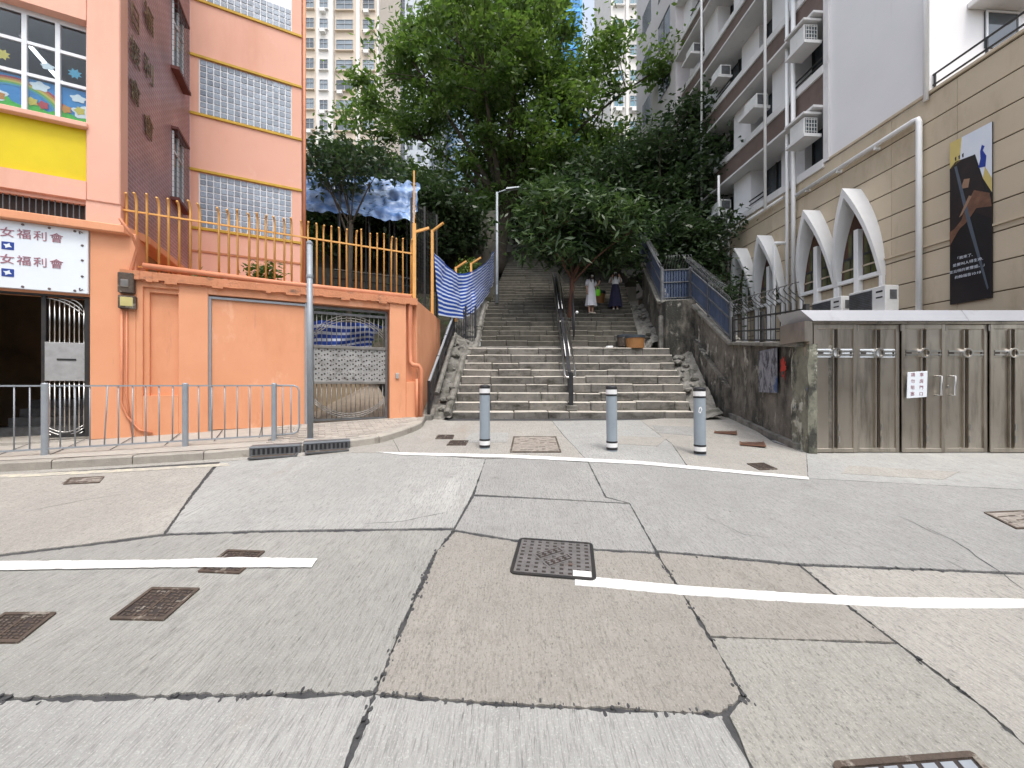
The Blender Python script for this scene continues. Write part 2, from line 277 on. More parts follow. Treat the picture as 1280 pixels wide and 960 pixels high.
# ------------------------------------------------------------------ mesh helpers
class MB:
    def __init__(s): s.v, s.f = [], []
    def add(s, vs, fs):
        o = len(s.v); s.v += [tuple(v) for v in vs]; s.f += [tuple(i + o for i in f) for f in fs]; return s
    def box(s, x0, x1, y0, y1, z0, z1):
        return s.add([(x0, y0, z0), (x1, y0, z0), (x1, y1, z0), (x0, y1, z0), (x0, y0, z1), (x1, y0, z1), (x1, y1, z1), (x0, y1, z1)],
                     [(3, 2, 1, 0), (4, 5, 6, 7), (0, 1, 5, 4), (1, 2, 6, 5), (2, 3, 7, 6), (3, 0, 4, 7)])
    def obox(s, c, ax, ay, az):                    # oriented box: centre + half axes
        c, ax, ay, az = map(Vector, (c, ax, ay, az))
        vs = [c + i * ax + j * ay + k * az for k in (-1, 1) for (i, j) in ((-1, -1), (1, -1), (1, 1), (-1, 1))]
        return s.add(vs, [(3, 2, 1, 0), (4, 5, 6, 7), (0, 1, 5, 4), (1, 2, 6, 5), (2, 3, 7, 6), (3, 0, 4, 7)])
    def bar(s, a, b, w, h, up=(0, 0, 1)):          # rectangular bar a->b
        a, b = Vector(a), Vector(b); d = b - a; L = d.length; d.normalize(); up = Vector(up)
        if abs(d.dot(up)) > 0.98: up = Vector((0, 1, 0)) if abs(d.y) < 0.9 else Vector((1, 0, 0))
        sd = d.cross(up).normalized(); u2 = sd.cross(d).normalized()
        return s.obox((a + b) / 2, sd * w / 2, d * L / 2, u2 * h / 2)
    def tube(s, pts, r, n=8, cap=True):
        pts = [Vector(p) for p in pts]; rs = r if isinstance(r, (list, tuple)) else [r] * len(pts)
        o = len(s.v); prev = None
        for i, p in enumerate(pts):
            d = (pts[min(i + 1, len(pts) - 1)] - pts[max(i - 1, 0)])
            if d.length < 1e-9: d = Vector((0, 0, 1))
            d.normalize()
            if prev is None:
                a = Vector((0, 0, 1)) if abs(d.z) < 0.9 else Vector((1, 0, 0))
                sd = d.cross(a).normalized()
            else:
                sd = (prev - d * prev.dot(d))
                sd = sd.normalized() if sd.length > 1e-6 else d.orthogonal().normalized()
            prev = sd; up = d.cross(sd)
            for k in range(n):
                t = 2 * math.pi * k / n
                s.v.append(tuple(p + rs[i] * (math.cos(t) * sd + math.sin(t) * up)))
        for i in range(len(pts) - 1):
            for k in range(n):
                a, b = o + i * n + k, o + i * n + (k + 1) % n
                s.f.append((a, a + n, b + n, b))
        if cap:
            s.f.append(tuple(o + k for k in range(n)))
            e = o + (len(pts) - 1) * n
            s.f.append(tuple(e + n - 1 - k for k in range(n)))
        return s
    def lathe(s, prof, n=20, c=(0, 0, 0)):         # (r, z) profile about a vertical axis
        o = len(s.v)
        for (r, z) in prof:
            for k in range(n):
                t = 2 * math.pi * k / n; s.v.append((c[0] + r * math.cos(t), c[1] + r * math.sin(t), c[2] + z))
        for i in range(len(prof) - 1):
            for k in range(n):
                a, b = o + i * n + k, o + i * n + (k + 1) % n
                s.f.append((a, b, b + n, a + n))
        s.f.append(tuple(o + n - 1 - k for k in range(n)))
        e = o + (len(prof) - 1) * n; s.f.append(tuple(e + k for k in range(n)))
        return s
    def prism(s, poly, fn, d0, d1):                # polygon (u, v) extruded; fn(u, v, d) -> xyz
        n = len(poly)
        tri = tessellate_polygon([[Vector((p[0], p[1], 0)) for p in poly]])
        vs = [fn(u, v, d0) for u, v in poly] + [fn(u, v, d1) for u, v in poly]
        fs = [tuple(t) for t in tri] + [tuple(i + n for i in reversed(t)) for t in tri]
        fs += [(i, (i + 1) % n, n + (i + 1) % n, n + i) for i in range(n)]
        return s.add(vs, fs)
    def mesh(s, name, bevel=0.0, smooth=False, seg=1):
        me = bpy.data.meshes.new(name); me.from_pydata(s.v, [], s.f)
        bm = bmesh.new(); bm.from_mesh(me)
        bmesh.ops.recalc_face_normals(bm, faces=bm.faces)
        if bevel: bmesh.ops.bevel(bm, geom=bm.edges[:], offset=bevel, segments=seg, affect='EDGES', clamp_overlap=True)
        bm.to_mesh(me); bm.free()
        if smooth:
            me.polygons.foreach_set('use_smooth', [True] * len(me.polygons))
        me.update(); return me

def link(o, parent=None):
    COL.objects.link(o)
    if parent is not None: o.parent = parent
    return o
def thing(name, label, cat, loc=(0, 0, 0), rz=0.0, group=None):
    o = bpy.data.objects.new(name, None); o.empty_display_size = 0.2
    COL.objects.link(o); o.location = loc; o.rotation_euler = (0, 0, rz)
    o['label'] = label; o['category'] = cat
    if group: o['group'] = group
    return o
def part(parent, name, mb, m, bevel=0.0, smooth=False, loc=None, seg=1, kind=None, label=None):
    me = mb if isinstance(mb, bpy.types.Mesh) else mb.mesh(name, bevel, smooth, seg)
    if m is not None and not me.materials: me.materials.append(m)
    o = bpy.data.objects.new(name, me); link(o, parent)
    if loc is not None: o.location = loc
    if kind: o['kind'] = kind
    if label: o['label'] = label
    return o
def single(name, mb, m, label, cat, group=None, **k):
    o = part(None, name, mb, m, **k); o['label'] = label; o['category'] = cat
    if group: o['group'] = group
    return o
def struct(name, mb, m, parent=None, **k):
    o = part(parent, name, mb, m, **k)
    if parent is None: o['kind'] = 'structure'
    return o
def copy_tree(o, parent=None):
    c = o.copy(); COL.objects.link(c); c.parent = parent
    for ch in list(o.children): copy_tree(ch, c)
    return c
def text_mesh(txt, size, ext, fn):
    """lettering as a mesh; fn(u, v, d) places it in 3D, centred on (0, 0)"""
    cu = bpy.data.curves.new('lettering', 'FONT'); cu.body = txt; cu.size = size; cu.extrude = ext
    cu.align_x = 'CENTER'; cu.align_y = 'CENTER'; cu.resolution_u = 3
    ob = bpy.data.objects.new('lettering_source', cu); COL.objects.link(ob)
    bpy.context.view_layer.update()
    me = bpy.data.meshes.new_from_object(ob.evaluated_get(bpy.context.evaluated_depsgraph_get()))
    bpy.data.objects.remove(ob); bpy.data.curves.remove(cu)
    for v in me.vertices: v.co = fn(v.co.x, v.co.y, v.co.z)
    me.materials.clear(); me.update(); return me
def nz(x, y=0.0, z=0.0): return mnoise.noise(Vector((x, y, z)))

# ------------------------------------------------------------------ ground, road, slabs
mb = MB()
mb.add([(-400, -400, -2.2), (400, -400, -2.2), (400, 400, -2.2), (-400, 400, -2.2)], [(0, 1, 2, 3)])
struct('ground', mb, M_pave)
mb = MB()
ys = [-14, 0, 3, 6.2, 9.4]
xs = [-40, -8, 0, 8, 40]
for j, y in enumerate(ys):
    for x in xs: mb.v.append((x, y, G(x, y) - 0.008))
for j in range(len(ys) - 1):
    for i in range(len(xs) - 1):
        a = j * 5 + i; mb.f.append((a, a + 1, a + 6, a + 5))
road = struct('road', mb, M_tar)

def densify(pts, step, closed=True):
    out = []; n = len(pts)
    for i in range(n if closed else n - 1):
        a, b = Vector(pts[i]), Vector(pts[(i + 1) % n]); L = (b - a).length
        st = step if max(abs(a.x), abs(b.x)) < 7.5 and min(a.y, b.y) > -1 else 1.0
        k = max(1, int(L / st))
        out += [a.lerp(b, q / k) for q in range(k)]
    if not closed: out.append(Vector(pts[-1]))
    return out
def ccw(p): return p if sum(p[i][0] * p[(i + 1) % len(p)][1] - p[(i + 1) % len(p)][0] * p[i][1] for i in range(len(p))) > 0 else p[::-1]
def inset_poly(pts, gap, jag, fr=6.0, step=0.018):
    pts = densify(ccw([tuple(p) for p in pts]), step); n = len(pts); out = []
    for i in range(n):
        d = (pts[(i + 1) % n] - pts[i - 1])
        if d.length < 1e-9: d = Vector((1, 0))
        d.normalize(); nn = Vector((-d.y, d.x)); p = pts[i]
        q = gap * (1 + 0.7 * nz(p.x * 1.3, p.y * 1.3, 5)) + jag * (nz(p.x * fr, p.y * fr) + 1.1 * nz(p.x * fr * 5, p.y * fr * 5, 3) + .6 * nz(p.x * fr * 11, p.y * fr * 11, 7))
        out.append(p + nn * max(q, 0.001))
    return out
def W(l): return [gp(*p) if abs(p[0]) > 30 or abs(p[1]) > 30 else p for p in l]
def sheet(pts, z0, thick, hf=G):
    tri = tessellate_polygon([[Vector((p[0], p[1], 0)) for p in pts]]); n = len(pts); mb = MB()
    mb.v = [(p[0], p[1], hf(p[0], p[1]) + z0) for p in pts] + [(p[0], p[1], hf(p[0], p[1]) + z0 - thick) for p in pts]
    mb.f = [tuple(t) for t in tri] + [(i, n + i, n + (i + 1) % n, (i + 1) % n) for i in range(n)]
    return mb
def slab(pts, kind, gap=0.008, jag=0.008, dz=0.0, name='concrete_slab'):
    return struct(name, sheet(inset_poly(W(pts), gap, jag), dz, 0.02), M_road[kind], parent=road)

slab([(-12, -6), (-.65, -6), (432, 960), (468, 868), (240, 871), (0, 875), (-12, 1.6)], 'light', 0.010, 0.013)
slab([(-.65, -6), (.85, -6), (940, 960), (905, 893), (620, 880), (468, 868), (432, 960)], 'light', 0.010, 0.012)
slab([(.85, -6), (1.95, -6), (1280, 930), (1230, 885), (1122, 804), (887, 796), (930, 870), (908, 893), (940, 960)], 'olive', 0.007)
slab([(1.95, -6), (12, -6), (12, 2.62), (1280, 718), (1180, 714), (1000, 707), (1070, 765), (1122, 804), (1230, 885), (1280, 930)], 'pale', 0.006)
slab([(820, 690), (900, 697), (1000, 707), (1070, 765), (1122, 804), (887, 796), (855, 745)], 'brown', 0.008)
slab([(468, 868), (500, 790), (545, 690), (568, 664), (640, 676), (745, 688), (820, 692), (855, 745), (887, 796), (930, 870), (905, 893), (620, 880)], 'brown', 0.009, 0.012)
slab([(568, 662), (592, 620), (700, 625), (787, 630), (820, 690), (745, 686), (640, 674)], 'blue', 0.004, 0.005)
slab([(592, 618), (607, 574), (640, 572), (735, 578), (757, 622), (787, 629), (700, 624)], 'blue', 0.006)
slab([(735, 577), (800, 579), (1010, 598), (1280, 612), (12, 5.0), (12, 2.65), (1280, 716), (1180, 712), (1000, 705), (820, 688), (787, 629), (757, 621)], 'blue', 0.008)
slab([(-12, 1.63), (0, 873), (240, 869), (468, 866), (500, 790), (545, 690), (568, 662), (340, 665), (213, 669), (100, 683), (0, 695), (-12, 2.9)], 'grey', 0.010, 0.013)
slab([(207, 667), (240, 620), (275, 577), (330, 573), (440, 566), (500, 566), (607, 574), (592, 618), (568, 660), (340, 663)], 'light', 0.009)
slab([(0, 693), (100, 681), (205, 667), (238, 620), (268, 581), (0, 594), (-12, 4.3), (-12, 2.93)], 'pale', 0.007)
# strip along the kerb and the forecourt in front of the stairs
slab([(0, 594), (275, 577), (330, 573), (440, 566), (500, 566), (491, 549), (461, 556), (296, 569), (225, 577), (0, 589), (-12, 4.5), (-12, 4.3)], 'pale', 0.003, 0.003)
slab([(500, 566), (607, 573), (640, 571), (735, 577), (705, 545), (690, 526), (560, 526), (536, 521), (525, 536), (491, 549)], 'pale', 0.004, 0.004)
slab([(735, 577), (860, 584), (840, 555), (800, 525), (690, 526), (705, 545)], 'light', 0.004, 0.004)
slab([(860, 584), (1010, 598), (1008, 566), (967, 553), (918, 520), (868, 520), (800, 525), (840, 555)], 'pale', 0.004, 0.004)
slab([(1010, 598), (1280, 612), (12, 5.0), (12, 6.6), (4.5, 6.6), (1008, 566)], 'light', 0.004, 0.004)
# repaired patches let into the forecourt
for q, k in (([(590, 541), (636, 541), (634, 553), (578, 553)], 'light'), ([(775, 545), (835, 547), (822, 558), (768, 555)], 'pale'), ([(815, 532), (868, 534), (868, 545), (822, 541)], 'blue'), ([(1060, 582), (1200, 590), (1180, 600), (1050, 592)], 'pale')):
    slab(q, k, 0.006, 0.004, dz=0.004, name='repair_patch')

# tar smeared beside the joints, and hairline cracks
mb = MB()
for line, nb2 in (([(432, 960), (468, 868), (500, 790), (545, 690), (568, 662)], 70), ([(0, 874), (240, 870), (468, 867), (620, 880), (905, 893)], 80), ([(820, 690), (855, 745), (887, 796), (935, 880)], 45), ([(820, 690), (1000, 707), (1180, 714)], 30), ([(1000, 707), (1070, 765), (1122, 804), (1230, 885)], 30)):
    ln = [Vector(gp(*p)) for p in line]; seg = [(ln[i + 1] - ln[i]).length for i in range(len(ln) - 1)]
    for q in range(nb2):
        u = random.random() ** .8 * sum(seg); i = 0
        while i < len(seg) - 1 and u > seg[i]: u -= seg[i]; i += 1
        p = ln[i].lerp(ln[i + 1], min(1, u / seg[i])) + Vector((random.gauss(0, .012), random.gauss(0, .012)))
        r_ = random.uniform(.003, .010); o = random.random() * 9
        pts = [(p.x + r_ * math.cos(a) * (1 + .6 * nz(math.cos(a), math.sin(a), o)) * .8, p.y + r_ * 1.4 * math.sin(a) * (1 + .6 * nz(math.cos(a), math.sin(a), o + 5))) for a in np.arange(0, 6.28, .63)]
        k = sheet(pts, .002 + .0004 * (q % 5), .003); mb.add(k.v, k.f)
struct('tar_smears', mb, M_tar, parent=road)['kind'] = 'stuff'
for cr in ([(1150, 655), (1195, 678), (1235, 705), (1280, 738)], [(955, 905), (990, 925), (1040, 952)], [(1105, 640), (1140, 652), (1170, 668)], [(560, 640), (500, 652), (455, 655)], [(30, 640), (90, 628), (150, 618)], [(1180, 700), (1215, 715), (1270, 722)], [(870, 640), (930, 668), (960, 672)]):
    c = densify([gp(*p) for p in cr], .05, False); mb = MB()
    L_ = []; R_ = []
    for i, p in enumerate(c):
        j = Vector((.018 * nz(p.x * 7, p.y * 7), .018 * nz(p.x * 7, p.y * 7, 5))); w_ = .0025 * (1 + nz(p.x * 9, p.y * 9, 2)) * math.sin(math.pi * (i + .4) / (len(c) + .2)) + .0006
        L_.append(p + j + Vector((-w_, w_))); R_.append(p + j + Vector((w_, -w_)))
    mb.v = [(p.x, p.y, G(p.x, p.y) + .0015) for p in L_ + R_]; n_ = len(L_)
    mb.f = [(i, i + 1, n_ + i + 1, n_ + i) for i in range(n_ - 1)]
    struct('crack', mb, M_tar, parent=road)

def paint(name, pts, m, dz, label):
    o = struct(name, sheet(inset_poly(W(pts), 0.002, 0.006, 12.0, 0.03), dz, 0.004), m, parent=road)
    return o
paint('lane_line', [(-8, 2.70), (0, 703), (200, 701.5), (300, 698), (397, 700), (390, 711), (200, 711), (0, 714.5), (-8, 2.58)], M_paint, 0.012, '')
paint('lane_line', [(718, 722), (747, 722), (850, 732), (1000, 742), (1100, 747), (1280, 748.5), (10, 2.40), (10, 2.30), (1280, 761), (1150, 761), (1000, 754), (850, 744), (718, 732)], M_paint, 0.004, '')
paint('boundary_line', [(470, 565.5), (640, 569), (800, 577), (1010, 597), (1012, 600.5), (800, 581), (640, 573), (500, 569)], M_paint, 0.010, '')
paint('kerb_line', [(-8, 4.62), (0, 594), (150, 587), (285, 579.5), (287, 582.5), (150, 590.5), (0, 598), (-8, 4.50)], M_paint_y, 0.006, '')

# ------------------------------------------------------------------ covers let into the road
def quad_frame(px):                     # local frame from four photo corners (tl, tr, br, bl)
    w = [Vector(gp(*p)) for p in px]
    c = sum(w, Vector((0, 0))) / 4
    ux = ((w[1] - w[0]) + (w[2] - w[3])) / 2; uy = ((w[0] - w[3]) + (w[1] - w[2])) / 2
    return c, ux, uy
def cover(px, label, style, group='covers let into the road'):
    c, ux, uy = quad_frame(px)
    hx, hy = ux.length / 2, uy.length / 2
    z = G(c.x, c.y)
    t = thing('manhole_cover', label, 'manhole cover', (c.x, c.y, z + 0.001), 0, group)
    ex, ey = ux.normalized(), uy.normalized()
    sl = 0.08 if c.y < 6.2 else 0.062
    def L(u, v, d): q = ex * u + ey * v; return (q.x, q.y, q.y * sl + d)
    def rect(u0, u1, v0, v1, d0, d1, b):
        b.prism([(u0, v0), (u1, v0), (u1, v1), (u0, v1)], L, d0, d1)
    fm, pm, rm = {'lattice': (M_darkiron, M_irondark, M_iron), 'rust': (M_rust, M_irondark, M_rust), 'slab': (M_rust, M_irondark, M_rust), 'concrete': (M_rust, M_irondark, M_coverfill)}[style]
    f = MB(); w = 0.022
    rr = min(hx, hy) * (0.16 if style in ('lattice', 'slab') else 0.02)
    def rounded(a, b, r): 
        o = []
        for cx, cy, a0 in ((a - r, b - r, 0), (-a + r, b - r, 90), (-a + r, -b + r, 180), (a - r, -b + r, 270)):
            for k in range(5): o.append((cx + r * math.cos(R(a0 + k * 22.5)), cy + r * math.sin(R(a0 + k * 22.5))))
        return o
    o, i = rounded(hx, hy, rr + 0.004), rounded(hx - w, hy - w, max(rr - w, 0.002))
    n = len(o)
    f.v = [L(*p, 0.010) for p in o] + [L(*p, 0.010) for p in i] + [L(*p, -0.006) for p in o] + [L(*p, -0.004) for p in i]
    for k in range(n):
        j = (k + 1) % n; f.f += [(k, j, n + j, n + k), (2 * n + k, 2 * n + j, j, k), (n + k, n + j, 3 * n + j, 3 * n + k)]
    part(t, 'frame', f, fm)
    part(t, 'plate', MB().prism(i, L, -0.006, 0.003), pm)
    a, b = hx - w - 0.004, hy - w - 0.004
    r = MB()
    if style == 'lattice':
        nx, ny = 9, 9; pw, ph = 2 * a / nx, 2 * b / ny
        for k in range(nx + 1): x = -a + k * pw; rect(max(x - pw * .27, -a), min(x + pw * .27, a), -b, b, 0.003, 0.009, r)
        part(t, 'lattice', r, rm); r = MB()
        for k in range(ny + 1): y = -b + k * ph; rect(-a, a, max(y - ph * .27, -b), min(y + ph * .27, b), 0.003, 0.0075, r)
        part(t, 'lattice', r, rm)
        for s in (-1, 1):                       # two oblong name plates set diagonally
            g, g2 = MB(), MB()
            cu, cv = 0.0 + s * 0.035, -s * 0.045; ca, sa = math.cos(R(38)), math.sin(R(38))
            pl = lambda u, v, d: L(cu + u * ca - v * sa, cv + u * sa + v * ca, d)
            g.prism([(-.115, -.042), (.115, -.042), (.115, .042), (-.115, .042)], pl, 0.004, 0.0115)
            np_ = part(t, 'name_plate', g, M_iron)
            g2.prism([(-.102, -.030), (.102, -.030), (.102, .030), (-.102, .030)], pl, 0.0115, 0.0125)
            part(np_, 'name_field', g2, M_irondark)
            g3 = MB()
            for q in range(4):
                x = -.075 + q * .05
                g3.prism([(x - .014, -.02), (x + .014, -.02), (x + .014, -.008), (x - .014, -.008)], pl, 0.0125, 0.015)
                g3.prism([(x - .014, .006), (x + .014, .006), (x + .014, .018), (x - .014, .018)], pl, 0.0125, 0.015)
                g3.prism([(x - .004, -.008), (x + .004, -.008), (x + .004, .006), (x - .004, .006)], pl, 0.0125, 0.015)
            part(np_, 'worn_lettering', g3, M_iron)
        rect(a * .52, a * .98, -b * .99, -b * .70, 0.009, 0.0105, MBp := MB())
        part(t, 'paint_overrun', MBp, M_paint)
    elif style == 'rust':
        nx, ny = 8, 8; pw, ph = 2 * a / nx, 2 * b / ny
        for ii in range(nx):
            for jj in range(ny):
                if random.random() < .88:
                    x, y = -a + (ii + .5) * pw, -b + (jj + .5) * ph
                    if (ii + jj) % 2: rect(x - pw * .42, x + pw * .42, y - ph * .2, y + ph * .2, 0.003, 0.007, r)
                    else: rect(x - pw * .2, x + pw * .2, y - ph * .42, y + ph * .42, 0.003, 0.007, r)
        part(t, 'tread_studs', r, rm, kind='stuff')
        part(t, 'seam', MB().prism([(-.006, -b), (.006, -b), (.006, b), (-.006, b)], L, 0.003, 0.0085), M_rust)
    elif style == 'slab':
        for k in range(7):
            x = -a + (k + .5) * 2 * a / 7
            rect(x - a * .10, x + a * .10, -b * .95, b * .95, 0.003, 0.008, r)
        part(t, 'ribs', r, M_galv)
    else:
        rect(-a, a, -b, b, 0.003, 0.007, r); part(t, 'concrete_fill', r, rm)
        r = MB()
        for k in range(5):
            for jj in range(5):
                if random.random() < .75:
                    x, y, e, f_ = -a + (k + random.uniform(.2, .8)) * 2 * a / 5, -b + (jj + random.uniform(.2, .8)) * 2 * b / 5, random.uniform(.02, .08), random.uniform(.008, .02)
                    r.prism([(x - e, y - f_), (x + e * .8, y - f_ * .3), (x + e, y + f_), (x - e * .7, y + f_ * .6)], L, 0.007, 0.009)
        part(t, 'worn_ridges', r, M_rust)
    return t
cover([(650, 673), (740, 680), (747, 727), (635, 718)], 'iron manhole cover with square pockets in the middle of the road', 'lattice')
cover([(188, 735), (252, 737), (203, 776), (138, 776)], 'rusty brown cover set askew below the left white line', 'rust')
cover([(5, 768), (72, 766), (22, 806), (-48, 804)], 'rusty cover cut by the left edge of the picture', 'rust')
cover([(285, 688), (331, 690), (300, 718), (246, 716)], 'rusty cover crossed by the left white line', 'rust')
cover([(1228, 641), (1300, 638), (1345, 658), (1272, 662)], 'cover at the right edge near the steel gate driveway', 'concrete')
cover([(1042, 956), (1212, 940), (1300, 1030), (1085, 1045)], 'large cover with reddish frame at the bottom right corner', 'slab')
cover([(642, 546), (695, 546), (702, 566), (637, 566)], 'broken concrete-filled cover before the stairs between two bollards', 'concrete')
cover([(547, 544), (568, 544), (566, 549), (544, 549)], 'small cover near the kerb left of the left bollard', 'rust')
cover([(563, 551), (586, 551), (582, 557), (558, 557)], 'small cover just in front of the left bollard', 'rust')
cover([(933, 580), (955, 579), (972, 587), (950, 588)], 'small dark cover by the white line right of the bollards', 'rust')
cover([(88, 598), (130, 596), (125, 604), (78, 606)], 'faint small cover near the left kerb', 'concrete')

# ------------------------------------------------------------------ kerb, pavement, pavers
def curve_pts(pts, n=10):
    out = []
    for i in range(len(pts) - 1):
        p0, p1, p2, p3 = [Vector(pts[max(0, min(len(pts) - 1, i + k))]) for k in (-1, 0, 1, 2)]
        for q in range(n):
            t = q / n
            out.append(0.5 * (2 * p1 + (p2 - p0) * t + (2 * p0 - 5 * p1 + 4 * p2 - p3) * t * t + (3 * p1 - p0 - 3 * p2 + p3) * t ** 3))
    out.append(Vector(pts[-1])); return out
KERB = curve_pts([(-14, 3.2)] + [gp(*p) for p in ((0, 590), (225, 577), (310, 571), (400, 563), (461, 556), (491, 549), (525, 536))] + [(-1.98, 8.6), (-2.05, 9.1)], 8)
HK = 0.115
def PZ(x, y): return G(x, y) + HK
WO, WU, WW = Vector((-6.57, 6.37)), Vector((.895, .446)), Vector((-.446, .895))
LRZ = math.atan2(.446, .895)
def wall_pt(s, k=0.0): q = WO + WU * s + WW * k; return (q.x, q.y)
inner = []
for i, p in enumerate(KERB):
    d = (KERB[min(i + 1, len(KERB) - 1)] - KERB[max(i - 1, 0)]).normalized()
    inner.append(p + Vector((-d.y, d.x)) * 0.14)
pav_poly = [tuple(p) for p in inner] + [(-2.2, 9.0), wall_pt(4.95, .1), wall_pt(-9, .1)]
mb = MB(); 
tri = tessellate_polygon([[Vector((p[0], p[1], 0)) for p in pav_poly]])
mb.v = [(p[0], p[1], PZ(*p)) for p in pav_poly]; mb.f = [tuple(t) for t in tri]
pavement = struct('pavement', mb, M_pave)
kerb = bpy.data.objects.new('kerb', None); COL.objects.link(kerb); kerb['kind'] = 'structure'
acc = 0.0; cur = [0]; stones = []
for i in range(1, len(KERB)):
    acc += (KERB[i] - KERB[i - 1]).length; cur.append(i)
    if acc > 0.75 or i == len(KERB) - 1: stones.append(cur); cur = [i]; acc = 0.0
for st in stones:
    mb = MB(); vs = []
    for q, i in enumerate(st):
        a, b = KERB[i], inner[i]
        if q == 0 or q == len(st) - 1:
            o = KERB[st[1 if q == 0 else -2]]; sft = (o - a).normalized() * 0.006; a = a + sft; b = b + sft
        z = PZ(a.x, a.y) + 0.004 + random.uniform(-.003, .003); g = G(a.x, a.y)
        e = (b - a).normalized()
        vs += [(a.x, a.y, g - .04), (a.x, a.y, z - .02), (a.x + e.x * .018, a.y + e.y * .018, z), (b.x, b.y, z), (b.x, b.y, g - .04)]
    mb.v = vs
    for q in range(len(st) - 1):
        o = q * 5
        for k in range(4): mb.f.append((o + k, o + k + 5, o + k + 6, o + k + 1))
    mb.f += [(0, 1, 2, 3, 4), tuple(len(vs) - 5 + k for k in (4, 3, 2, 1, 0))]
    part(kerb, 'kerb_stone', mb, M_kerb)
pm_ = MB().box(-.098, .098, -.048, .048, 0, .03).mesh('paver', 0.006); pm_.materials.append(M_paver)
def inside(p, poly):
    c = False; n = len(poly)
    for i in range(n):
        a, b = poly[i], poly[i - 1]
        if (a[1] > p[1]) != (b[1] > p[1]) and p[0] < (b[0] - a[0]) * (p[1] - a[1]) / (b[1] - a[1]) + a[0]: c = not c
    return c
cnt = 0
for j in range(-22, 2):
    for i in range(6, 27):
        s, k = i * .205 + (j % 2) * .1, j * .105 - .05
        x, y = wall_pt(s, k)
        if cnt < 290 and s > 2.3 and all(inside((x + dx, y + dy), pav_poly) for dx, dy in ((.1, .05), (-.1, .05), (.1, -.08), (-.1, -.08))) and k < -.04:
            o = part(pavement, 'paver', pm_, None, loc=(x, y, PZ(x, y) - .022 + random.uniform(0, .003)))
            o.rotation_euler = (0, 0, LRZ); cnt += 1
# slab joints of the plain part of the pavement
for s in np.arange(-4, 2.4, .6):
    mb = MB(); a, b = Vector(wall_pt(s, -.05)), Vector(wall_pt(s + .1, -1.15))
    mb.bar((a.x, a.y, PZ(*a) + .0005), (b.x, b.y, PZ(*b) + .0005), .012, .003); part(pavement, 'slab_joint', mb, M_tar)

# gully grates in the kerb line
def grate(px, w, d, rz, label, m, n=12, name='drain_grate', cat='drain grate', group='drain grates'):
    x, y = gp(*px)
    t = thing(name, label, cat, (x, y, G(x, y) + .004), rz, group)
    part(t, 'pit', MB().box(-w / 2, w / 2, -d / 2, d / 2, -.004, .001), M_irondark)
    f = MB()
    for a in ((-w / 2, w / 2, -d / 2 - .02, -d / 2), (-w / 2, w / 2, d / 2, d / 2 + .02), (-w / 2 - .02, -w / 2, -d / 2 - .02, d / 2 + .02), (w / 2, w / 2 + .02, -d / 2 - .02, d / 2 + .02)):
        f.box(*a, -.005, .006)
    part(t, 'frame', f, m)
    bm_ = MB().box(-w / n * .17, w / n * .17, -d / 2, d / 2, .001, .004).mesh('bar'); bm_.materials.append(m)
    for k in range(n): part(t, 'bar', bm_, None, loc=(-w / 2 + (k + .5) * w / n, 0, 0))
    return t
for px, lab in (((338, 571), 'black kerb inlet grate before the left railing end'), ((413, 562), 'black kerb inlet grate left of the driveway gate corner')):
    q = Vector(gp(*px)); i = min(range(1, len(KERB) - 1), key=lambda k: (KERB[k] - q).length)
    d = (KERB[i + 1] - KERB[i - 1]).normalized(); c = KERB[i]
    t = thing('kerb_inlet', lab, 'drain grate', (c.x, c.y, G(c.x, c.y) + .004), math.atan2(d.y, d.x), 'kerb inlets')
    part(t, 'cast_front', MB().box(-.33, .33, -.035, .16, .0, .135), M_rail_g, .008)
    sm_ = MB().prism([(-.016, .012), (.016, .012), (.016, .085), (.010, .098), (-.010, .098), (-.016, .085)], lambda u, v, d: (u, d, v), -.0375, -.034).mesh('slot'); sm_.materials.append(M_black)
    for k in range(10): part(t, 'slot', sm_, None, loc=(-.27 + k * .06, 0, 0))
    part(t, 'front_lip', MB().box(-.33, .33, -.045, -.035, .112, .137), M_galv)
    f = MB()
    for a_ in ((-.30, .30, -.26, -.235), (-.30, .30, -.06, -.037), (-.30, -.275, -.235, -.06), (.275, .30, -.235, -.06)): f.box(*a_, -.01, .012)
    part(t, 'gutter_frame', f, M_rail_g)
    part(t, 'gutter_plate', MB().box(-.275, .275, -.235, -.06, -.01, .003), M_rust)
grate((907, 540), .55, .34, R(60), 'rusty drain grate at the foot of the dark wall, farther one', M_drainrust, 7)
grate((940, 554), .60, .32, R(60), 'rusty drain grate at the foot of the dark wall, nearer one', M_drainrust, 7)

# ------------------------------------------------------------------ left: orange kindergarten building (local frame: x along the street wall, y back, z up)
LO = (WO.x, WO.y, 0)
KB = thing('kindergarten_building', 'orange and peach building with purple tiled flank and glass block windows on the left', 'building', LO, LRZ)
def kb(name, boxes, m, bevel=0.0, parent=None, **k):
    b = MB()
    for q in boxes: b.box(*q)
    return part(parent or KB, name, b, m, bevel, **k)
